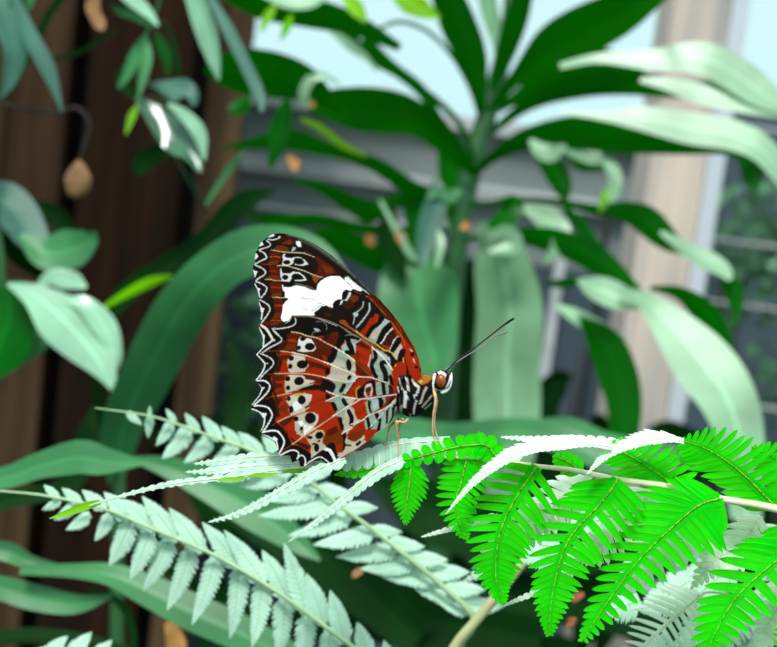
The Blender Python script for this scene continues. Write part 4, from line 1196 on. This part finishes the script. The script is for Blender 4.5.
dl([(448,230,5), (410,232,10), (360,228,10), (320,220,12), (280,222,14), (248,218,4)], .97, .92, side=-1, **dn)
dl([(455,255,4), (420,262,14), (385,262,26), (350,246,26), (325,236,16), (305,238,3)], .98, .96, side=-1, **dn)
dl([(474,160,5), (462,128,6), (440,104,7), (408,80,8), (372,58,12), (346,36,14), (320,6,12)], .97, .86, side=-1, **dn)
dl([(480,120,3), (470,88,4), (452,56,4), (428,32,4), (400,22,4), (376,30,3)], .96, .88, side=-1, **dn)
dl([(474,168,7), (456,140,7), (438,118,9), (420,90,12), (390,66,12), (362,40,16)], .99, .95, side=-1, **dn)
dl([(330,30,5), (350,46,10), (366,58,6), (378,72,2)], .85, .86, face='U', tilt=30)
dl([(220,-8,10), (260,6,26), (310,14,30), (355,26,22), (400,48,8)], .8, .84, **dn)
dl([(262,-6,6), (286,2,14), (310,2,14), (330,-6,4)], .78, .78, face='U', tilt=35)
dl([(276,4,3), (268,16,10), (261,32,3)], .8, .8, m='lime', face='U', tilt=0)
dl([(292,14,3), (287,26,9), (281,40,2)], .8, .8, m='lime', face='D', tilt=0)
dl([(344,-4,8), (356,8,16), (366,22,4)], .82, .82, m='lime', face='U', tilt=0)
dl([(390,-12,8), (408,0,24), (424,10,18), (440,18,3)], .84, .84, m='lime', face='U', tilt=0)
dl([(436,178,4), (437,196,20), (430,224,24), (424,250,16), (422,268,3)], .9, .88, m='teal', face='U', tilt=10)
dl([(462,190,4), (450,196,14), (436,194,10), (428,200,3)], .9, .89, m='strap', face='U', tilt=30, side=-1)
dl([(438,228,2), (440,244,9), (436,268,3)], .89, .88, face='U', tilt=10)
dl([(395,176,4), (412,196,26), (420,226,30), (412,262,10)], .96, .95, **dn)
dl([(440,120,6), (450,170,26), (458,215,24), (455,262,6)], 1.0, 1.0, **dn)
dl([(392,205,4), (388,232,24), (398,262,18), (404,280,3)], .94, .94, m='shaded', face='U', tilt=10)
dl([(380,200,3), (392,222,6), (408,250,8), (418,262,3)], .9, .9, face='U', tilt=10)
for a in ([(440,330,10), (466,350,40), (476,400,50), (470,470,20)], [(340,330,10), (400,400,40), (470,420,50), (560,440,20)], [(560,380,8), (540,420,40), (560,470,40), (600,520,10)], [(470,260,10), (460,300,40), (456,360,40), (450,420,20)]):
    dl(a, 1.04, 1.04, m='shaded', face='U', tilt=5)  # dark filler leaves painting the shade behind the dracaena
dl([(300,432,6), (350,424,20), (400,432,30), (450,440,32), (510,432,26), (560,440,30), (620,470,20)], .8, .72, m='strap', face='U', tilt=25)
dl([(540,420,4), (570,428,20), (610,445,22), (680,455,20), (760,470,6)], .78, .72, m='strap', face='U', tilt=25)
for (x, y, w_, h_, dd) in ((293,163,12,16,.84), (312,104,6,7,.82), (370,240,10,12,.95), (401,238,9,18,.9), (466,226,10,7,.9)):
    v, f, uv = ribbon([(x-w_*.3, y-h_*.5, 2), (x-w_*.15, y-h_*.15, w_), (x+w_*.1, y+h_*.2, w_*.8), (x+w_*.3, y+h_*.55, 2)], dd, dd, nl=10, nw=6, wave=.3)
    o = mk('dry_leaf', v, f, M['dry'], None, uv=uv)
    tag(o, {293: 'yellow and orange dry leaf scrap caught above the wing tip', 312: 'tiny red and yellow dead leaf bit under the pale curled dracaena leaf', 370: 'brown leaf scrap low among the dark dracaena leaves', 401: 'olive brown withered leaf beside the teal leaf', 466: 'reddish brown scale at the dracaena stem'}[x], 'dry leaf')

# ------------------------------------------------------------------ plants on the left
vn = empty('vine', P(20, 300, .72), 'broad-leaved green vine with one bright glossy leaf at left edge', 'plant')
stalk('stem', [(20,-20), (-6,60), (-12,180), (2,270), (-8,380), (-20,520), (-30,700)], .74, [3,3,4,4,4,4,4], 'trunk', vn)
VP = [(20,-20), (-6,60), (-12,180), (2,270), (-8,380), (-20,520)]
def vl(pts, d0, d1=None, m='glossy', **k):
    o = leaf(vn, pts, d0, d1, m, **k); petiole(o, pts[0], VP, (.74, d0)); return o
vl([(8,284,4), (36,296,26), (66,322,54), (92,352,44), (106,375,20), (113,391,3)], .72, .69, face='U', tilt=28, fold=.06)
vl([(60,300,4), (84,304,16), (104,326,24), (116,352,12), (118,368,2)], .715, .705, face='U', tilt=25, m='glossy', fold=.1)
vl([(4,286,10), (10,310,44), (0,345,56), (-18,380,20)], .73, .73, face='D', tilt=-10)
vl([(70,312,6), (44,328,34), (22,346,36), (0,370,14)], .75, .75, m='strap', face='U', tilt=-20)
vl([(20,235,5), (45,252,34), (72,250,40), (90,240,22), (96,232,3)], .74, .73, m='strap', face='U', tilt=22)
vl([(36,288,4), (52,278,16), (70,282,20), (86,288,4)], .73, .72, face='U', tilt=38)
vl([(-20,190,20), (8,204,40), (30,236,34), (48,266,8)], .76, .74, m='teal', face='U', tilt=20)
vl([(-10,230,10), (20,252,26), (40,270,18), (60,292,4)], .77, .77, m='shaded', face='D', tilt=0)
vl([(30,200,5), (56,216,20), (72,232,12), (84,240,3)], .8, .8, m='shaded', face='U', tilt=0)
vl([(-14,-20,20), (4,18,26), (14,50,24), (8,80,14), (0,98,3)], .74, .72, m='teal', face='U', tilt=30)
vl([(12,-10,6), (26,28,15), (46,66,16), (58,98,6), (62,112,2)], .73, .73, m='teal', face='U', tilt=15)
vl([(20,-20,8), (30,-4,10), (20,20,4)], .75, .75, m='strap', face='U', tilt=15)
for a in ([(30,60,3), (60,58,4), (90,46,5), (118,28,3)], [(0,100,3), (22,70,5), (46,20,8), (70,-14,8)]): vl(a, .8, .8, m='shaded', face='U', tilt=0)
v, f, uv = px_tube([(-5,101), (20,108), (48,113), (66,110), (76,108), (86,116), (89,128), (84,146), (79,162)], .78, [1.6,1.6,1.6,1.6,2.2,2,1.6,1.6,1.6], 40)
mk('tendril', v, f, M['stake'], vn, uv=uv)
# bud hanging from the tendril
V, F, UV = [], [], []
q = catmull([(79,160,1.5), (78,168,8), (77,178,13), (77,188,12), (76,195,8), (75,199,1)], 14); seg = 16; s = .78/FPX
for i, a in enumerate(q):
    for k in range(seg):
        th = 2*math.pi*k/seg; rr = a[2]*(1+.08*math.cos(th*5))
        V.append(P(a[0]+math.cos(th)*rr, a[1], .78+math.sin(th)*rr*s)); UV.append((k/seg, i/13))
for i in range(13):
    for k in range(seg): F.append((i*seg+k, i*seg+(k+1)%seg, (i+1)*seg+(k+1)%seg, (i+1)*seg+k))
tag(mk('dried_bud', V, F, M['bud'], None, uv=UV), 'orange-brown dried bud hanging from a thin tendril at upper left', 'bud')
v, f, uv = ribbon([(96,-6,6), (92,8,14), (98,22,14), (103,30,3)], .78, .78, nl=10, nw=6, wave=.3)
tag(mk('dry_leaf', v, f, M['bud'], None, uv=uv), 'pale brown dry leaf hanging at the top edge, upper left', 'dry leaf')

M['sheen'] = leafmat('dark_shiny_leaf', (0.03, 0.16, 0.07), (0.01, 0.08, 0.03), rough=0.22, trans=0.05, spec=0.9)
cr = empty('creeper', P(150, 40, .76), 'green creeper hanging down the dark boards with a curled silvery leaf', 'plant')
stalk('stem', [(164,-20), (154,20), (146,36), (142,70), (138,100)], .76, [1.6,1.6,1.6,1.2,.8], 'trunk', cr, ground=False)
CP = [(164,-20), (154,20), (146,36), (142,70), (138,100)]
def cl(pts, d0, d1=None, m='strap', **k):
    o = leaf(cr, pts, d0, d1, m, **k); petiole(o, pts[0], CP, (.76, d0)); return o
cl([(146,34,3), (136,54,12), (127,74,10), (118,88,2)], .76, .74, face='U', tilt=10)
cl([(147,36,3), (146,58,12), (142,80,9), (138,98,2)], .75, .74, face='U', tilt=10)
cl([(156,32,3), (162,46,12), (167,62,10), (168,76,2)], .76, .76, face='D', tilt=10)
cl([(150,26,3), (134,14,12), (120,10,10), (112,6,2)], .76, .75, face='U', tilt=10)
cl([(112,-14,5), (132,0,14), (148,14,10), (158,26,2)], .74, .74, m='glossy', face='U', tilt=40)
cl([(138,104,2), (132,116,8), (126,134,2)], .74, .74, m='lime', face='U', tilt=0)
cl([(128,60,3), (122,78,14), (132,92,10), (144,100,2)], .78, .78, m='shaded', face='U', tilt=0)
cl([(136,98,4), (152,112,20), (172,134,30), (190,152,26), (200,172,4)], .75, .73, m='sheen', face='U', tilt=14, fold=.35, wave=.35)
cl([(168,104,4), (184,116,12), (198,134,14), (204,160,3)], .73, .73, m='glossy', face='U', tilt=40, fold=.25)
cl([(150,84,4), (170,88,20), (188,96,18), (193,106,4)], .76, .75, m='teal', face='U', tilt=40, wave=.3)
cl([(178,150,4), (160,152,18), (142,164,20), (138,176,3)], .78, .78, m='shaded', face='U', tilt=0)
cl([(180,-24,6), (194,-4,18), (206,28,22), (214,58,14), (219,80,2)], .72, .72, m='glossy', face='U', tilt=-24)
cl([(206,-10,5), (226,26,12), (244,62,12), (258,92,12), (262,112,3)], .71, .70, m='teal', face='U', tilt=10)
cl([(170,30,4), (176,60,8), (180,80,3)], .8, .8, m='shaded', face='U', tilt=0)
v, f, uv = px_tube([(200,150), (194,172), (200,196), (206,210)], .76, [1.5,1.5,1.5,1.5], 16)
mk('stem', v, f, M['stake'], cr, uv=uv)
cl([(204,208,3), (214,192,5), (230,168,7), (244,150,3)], .78, .78, face='U', tilt=10)

sb = empty('strap_leaf_plant', P(150, 640, .7), 'plant with wide strap-shaped green leaves behind the pale ferns at left', 'plant')
stalk('stem', [(120,470), (118,560), (116,700)], .72, [6,7,8], 'trunk', sb)
def sl_(pts, d0, d1=None, m='strap', **k): return leaf(sb, pts, d0, d1, m, **k)
sl_([(116,480,16,-60), (124,425,44,-60), (150,366,52,-55), (182,308,54,-20), (222,266,48,15), (262,250,50,15), (310,262,50,15), (350,300,20,15)], .72, .66, face='U', fold=.06)
sl_([(104,430,10), (96,350,14), (120,300,20), (160,270,22), (205,240,20), (240,205,24), (275,190,4)], .8, .8, m='shaded', face='U', tilt=10)
sl_([(100,310,3), (126,294,8), (150,282,10), (172,276,3)], .79, .79, m='lime', face='D', tilt=0)  # yellowish highlight on the dark leaf, made as a lime sliver
sl_([(-30,482,20), (6,478,22), (40,466,26), (78,458,34), (104,462,28), (142,463,6)], .56, .54, face='U', tilt=20)
sl_([(130,458,4), (170,468,22), (215,488,34), (262,515,40), (300,545,20), (320,560,3)], .6, .58, face='U', tilt=8)
sl_([(20,570,10), (70,571,14), (110,575,22), (150,592,32), (190,612,36), (240,634,36), (300,664,30)], .56, .54, face='U', tilt=20)
sl_([(-30,586,20), (0,588,24), (36,598,26), (76,604,20), (112,596,4)], .57, .56, m='strap', face='U', tilt=5)
sl_([(90,588,4), (118,602,8), (132,626,8), (134,660,6)], .6, .6, m='shaded', face='U', tilt=0)
sl_([(-20,548,14), (8,552,20), (30,562,14), (60,566,3)], .58, .58, m='strap', face='U', tilt=10)
sl_([(-20,508,14), (20,498,18), (60,492,16), (90,500,4)], .6, .6, m='shaded', face='U', tilt=15)
sl_([(-20,640,12), (30,636,16), (80,640,14), (130,650,6)], .6, .6, m='shaded', face='U', tilt=25)
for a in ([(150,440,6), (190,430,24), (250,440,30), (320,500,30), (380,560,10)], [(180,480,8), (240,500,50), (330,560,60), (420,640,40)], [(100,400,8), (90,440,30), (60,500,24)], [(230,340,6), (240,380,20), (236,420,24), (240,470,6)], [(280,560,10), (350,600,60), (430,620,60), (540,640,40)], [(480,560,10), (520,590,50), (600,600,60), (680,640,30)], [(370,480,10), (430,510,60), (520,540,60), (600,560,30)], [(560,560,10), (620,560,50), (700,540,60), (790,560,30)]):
    sl_(a, .9, .86, m='shaded', face='U', tilt=0)  # low fillers, the shade under the canopy put into their colour
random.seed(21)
us = empty('undergrowth_plant', P(470, 700, 1.0), 'broad-leaved plant low behind the ferns, shade painted into its very dark leaves', 'plant')
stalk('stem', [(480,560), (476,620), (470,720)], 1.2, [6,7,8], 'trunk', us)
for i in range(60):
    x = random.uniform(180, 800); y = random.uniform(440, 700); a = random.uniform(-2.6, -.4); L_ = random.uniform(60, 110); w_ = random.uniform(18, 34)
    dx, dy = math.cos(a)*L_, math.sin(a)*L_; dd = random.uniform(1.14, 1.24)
    leaf(us, [(x, y, 4), (x+dx*.3, y+dy*.45, w_), (x+dx*.7, y+dy*.8, w_*.8), (x+dx, y+dy*.85, 2)], dd, dd-.03, m='shaded', face='U', tilt=random.uniform(-20, 20))
fn = [(40,662,68,636), (60,668,92,632), (84,672,112,640), (110,672,128,650), (24,668,50,646)]
blurfrond('fern_frond', [(140,676), (90,668), (40,664), (0,680), (-40,760)], .46, [.8,1.2,1.6,2,2.4], fn, None, 'small pale fern tips poking up at the bottom left edge', lw=9)
v, f, uv = ribbon([(168,622,8), (172,634,18), (176,650,18), (178,664,6)], .62, .62, nl=10, nw=6, wave=.2)
tag(mk('dry_leaf', v, f, M['dry'], None, uv=uv), 'tan and orange dead leaf standing at the bottom edge, lower left', 'dry leaf')
for k_, (x, y, a, w_, lb) in enumerate(((577,598,6,12,'upper of two rust-red leaf scraps between the green leaflets'), (571,623,5,9,'lower of two rust-red leaf scraps near the bottom edge'), (357,574,6,10,'dull ochre leaf scrap behind the pale fern at bottom centre'))):
    v, f, uv = ribbon([(x-w_*.5, y+3, 2), (x-w_*.1, y, a*1.4), (x+w_*.3, y-3, a*1.3), (x+w_*.6, y-5, 2)], .5, .5, nl=10, nw=6, wave=.3)
    tag(mk('dry_leaf', v, f, M['rust'] if k_ < 2 else M['bud'], None, uv=uv), lb, 'dry leaf')

# ------------------------------------------------------------------ setting
G0 = 0.0
o = mk('ground', [Vector((-6, -1, G0)), Vector((6, -1, G0)), Vector((6, 9, G0)), Vector((-6, 9, G0))], [(0,1,2,3)], M['soil'], smooth=False); tag(o, kind='structure')
o.data.name = 'ground'
def timber_board(name, x, w_, y, z1, col, parent, lean=0.0, th=.03):
    V, F, UV = box(x, x+w_, y, y+th, 0, z1); return mk(name, V, F, col, parent, smooth=False, uv=UV)
YW = 1.35
M['bA'] = simple('brown_board', s2l((80,62,44)), .9, 0, 9, col2=s2l((48,34,24)), stretch=(4,4,.3), bump=.4, spec=.08)
M['bB'] = simple('dark_board', s2l((48,31,19)), .9, 0, 9, col2=s2l((24,15,10)), stretch=(4,4,.3), bump=.4, spec=.08)
M['bC'] = simple('tan_board', s2l((90,72,52)), .9, 0, 9, col2=s2l((44,32,22)), stretch=(4,4,.3), bump=.4, spec=.08)
fe = empty('timber_fence', on_plane(120, 300, YW), 'dark brown upright board fence behind the leaves on the left', 'fence')
fe.location.z = 0
def bx(px): return on_plane(px, 200, YW).x
for (a, b, mm, off) in ((-330,-262,'bB',.006), (-258,-190,'bA',.0), (-184,-130,'bB',.008), (-126,-64,'bA',.003), (-60,-2,'bA',0), (0,56,'bA',.004), (74,128,'bB',.01), (130,178,'bB',.0), (196,232,'bC',.006)):
    timber_board('board', bx(a), bx(b)-bx(a), YW+off, 1.6, M[mm], fe)
V, F, UV = box(bx(-330), bx(230), YW+.045, YW+.085, .25, .33); mk('rail', V, F, M['bB'], fe, smooth=False, uv=UV)
V, F, UV = box(bx(-330), bx(230), YW+.045, YW+.085, 1.2, 1.28); mk('rail', V, F, M['bB'], fe, smooth=False, uv=UV)
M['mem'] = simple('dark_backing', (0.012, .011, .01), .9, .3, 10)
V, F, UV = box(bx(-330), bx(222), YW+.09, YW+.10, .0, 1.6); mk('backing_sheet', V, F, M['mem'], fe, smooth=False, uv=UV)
# wooden post on the right
YP = 1.25
xl, xr = on_plane(644, 200, YP).x, on_plane(718, 200, YP).x
V, F, UV = box(xl, xr-.016, YP, YP+.085, 0, 1.9)
post = empty('wooden_post', Vector((xl, YP, 0)), 'pale weathered wooden post standing right of centre', 'post')
mk('post_body', V, F, M['timber'], post, smooth=False, uv=UV)
V, F, UV = box(xr-.015, xr, YP-.004, YP+.06, 0, 1.9); M['strip'] = simple('whitish_strip', s2l((205,212,220)), .7, .1, 10, stretch=(4,4,.3))
mk('edge_strip', V, F, M['strip'], post, smooth=False, uv=UV)
# back wall
YB = 1.75
top = on_plane(450, 116, YB).z
M['wallA'] = simple('slate_panel', s2l((126,136,134)), .8, 0, 3, col2=s2l((104,116,116)))
M['wallB'] = simple('dark_slate_panel', s2l((66,82,92)), .8, 0, 3, col2=s2l((50,66,76)))
zmid = on_plane(560, 268, YB).z
xr2 = on_plane(680, 200, YB).x
V, F, UV = box(-2.5, xr2, YB, YB+.05, zmid, top); tag(mk('wall_back', V, F, M['wallA'], None, smooth=False, uv=UV), kind='structure')
V, F, UV = box(-2.5, xr2, YB, YB+.05, 0, zmid-.001); tag(mk('wall_lower', V, F, M['wallB'], None, smooth=False, uv=UV), kind='structure')
def rail(px, py, h, x0_, x1_, Y, lb):
    z = on_plane(px, py, Y).z; hh = h/FPX*Y
    V, F, UV = box(x0_, x1_, Y-.02, Y, z-hh/2, z+hh/2)
    o = mk('trim_1', V, F, M['rail'], None, smooth=False, uv=UV); tag(o, kind='structure'); return o
rail(450, 122, 13, -2.5, xr2, YB, '')
rail(300, 165, 6, -2.5, xr2, YB, '')
rail(545, 204, 5, -2.5, xr2, YB, '')
rail(560, 186, 9, -2.5, xr2, YB, '') if False else None
rail(330, 214, 4, -2.5, on_plane(450,214,YB).x, YB, '')
# pale upright batten on the wall
xa, xb = on_plane(549, 300, YB).x, on_plane(558, 300, YB).x
V, F, UV = box(xa, xb, YB-.02, YB-.001, 0, on_plane(556, 258, YB).z); tag(mk('trim_5', V, F, M['rail'], None, smooth=False, uv=UV), kind='structure')
v, f, uv = tube([on_plane(582, 345, 1.6), on_plane(577, 380, 1.6), on_plane(571, 418, 1.6), Vector((on_plane(571,418,1.6).x-.03, 1.6, 0))], [.0016,.002,.0026,.003], 8)
tag(mk('twig', v, f, M['stake'], None, uv=uv), 'thin dark brown twig standing before the slate wall, between dracaena leaves', 'twig')
v, f, uv = tube([on_plane(608, 218, 1.68), on_plane(604, 250, 1.68), on_plane(600, 290, 1.68), Vector((on_plane(600,290,1.68).x-.005, 1.68, 0))], [.004,.004,.004,.004], 8)
tag(mk('pipe', v, f, M['mem'], None, uv=uv), 'thin dark upright pipe against the slate wall left of the post', 'pipe')
# right: wires with shrubs beyond
YR = 2.1
wf = empty('wire_fence', Vector((xr2, YB, 0)), 'wire fence with pale horizontal wires right of the post', 'fence')
for (px, py, h) in ((745,243,4), (740,305,3.5), (745,405,3.5), (750,112,12), (750,128,6)):
    z = on_plane(px, py, YB).z
    v, f, uv = tube([Vector((xr2, YB, z)), Vector((2.2, YB, z))], h/2/FPX*YB, 8); mk('wire', v, f, M['rail'], wf, uv=uv)
V, F, UV = box(2.2, 2.28, YB-.04, YB+.04, 0, 1.4); mk('end_post', V, F, M['timber'], wf, smooth=False, uv=UV)
M['wallC'] = simple('blue_slate_panel', s2l((72,88,100)), .85, 0, 4, col2=s2l((58,74,84)))
V, F, UV = box(on_plane(700,300,2.7).x, 3.2, 2.7, 2.75, 0, on_plane(760, 112, 2.7).z); tag(mk('wall_right', V, F, M['wallC'], None, smooth=False, uv=UV), kind='structure')
M['shrub'] = leafmat('shrub_leaf', (0.16, 0.36, 0.20), (0.07, 0.22, 0.10), rough=.5, trans=.15)
def shrub(cxp, cyp, Y, rad, n, label):
    e_ = empty('shrub', Vector((on_plane(cxp, cyp, Y).x, Y, 0)), label, 'shrub')
    c = on_plane(cxp, cyp, Y); parts = []
    for i in range(n):
        dv = Vector((random.gauss(0, 1), random.gauss(0, .6), random.gauss(0, 1)))
        if dv.length > 2.2: continue
        p = c+dv*rad*.5; a = Vector((random.uniform(-1, 1), random.uniform(-1, 0), random.uniform(-.6, .8))).normalized(); L = random.uniform(.02, .045)
        w_ = a.cross(Vector((random.random(), random.random(), random.random()))).normalized()*L*.3; nn = a.cross(w_).normalized()*L*.1
        V = [p, p+a*L*.35+w_+nn, p+a*L*.4, p+a*L*.35-w_+nn, p+a*L*.75+w_*.6, p+a*L*.75-w_*.6, p+a*L]
        parts.append((V, [(0,2,1), (0,3,2), (1,2,4), (2,3,5), (2,5,6), (4,2,6)], [(0,0), (-1,.3), (0,.4), (1,.3), (-.6,.7), (.6,.7), (0,1)]))
    V, F, UV = join(parts); o = mk('foliage', V, F, M['shrub'], e_, uv=UV); o['kind'] = 'stuff'
    base = e_.location; st = []
    for i in range(5):
        tip = c+Vector((random.gauss(0, .3), 0, random.gauss(.2, .2)))*rad
        st.append(tube([Vector((base.x+random.uniform(-.03, .03), Y, 0)), Vector((base.x, Y, c.z*.5)), tip], [.006,.005,.002], 6))
    V, F, UV = join(st); mk('branches', V, F, M['stake'], e_, uv=UV)
shrub(752, 250, 2.2, .13, 260, 'green shrub beyond the wires, higher one right of the post')
shrub(800, 400, 2.45, .12, 200, 'green shrub beyond the wires, low one right of the post')
shrub(262, 380, 1.6, .12, 160, 'small green shrub behind the left edge of the wings')

sc_ = bpy.context.scene
sc_.view_settings.view_transform = 'Standard'; sc_.view_settings.look = 'None'
sc_.view_settings.gamma = 1; sc_.view_settings.exposure = 0.0; sc_.view_settings.use_curve_mapping = False
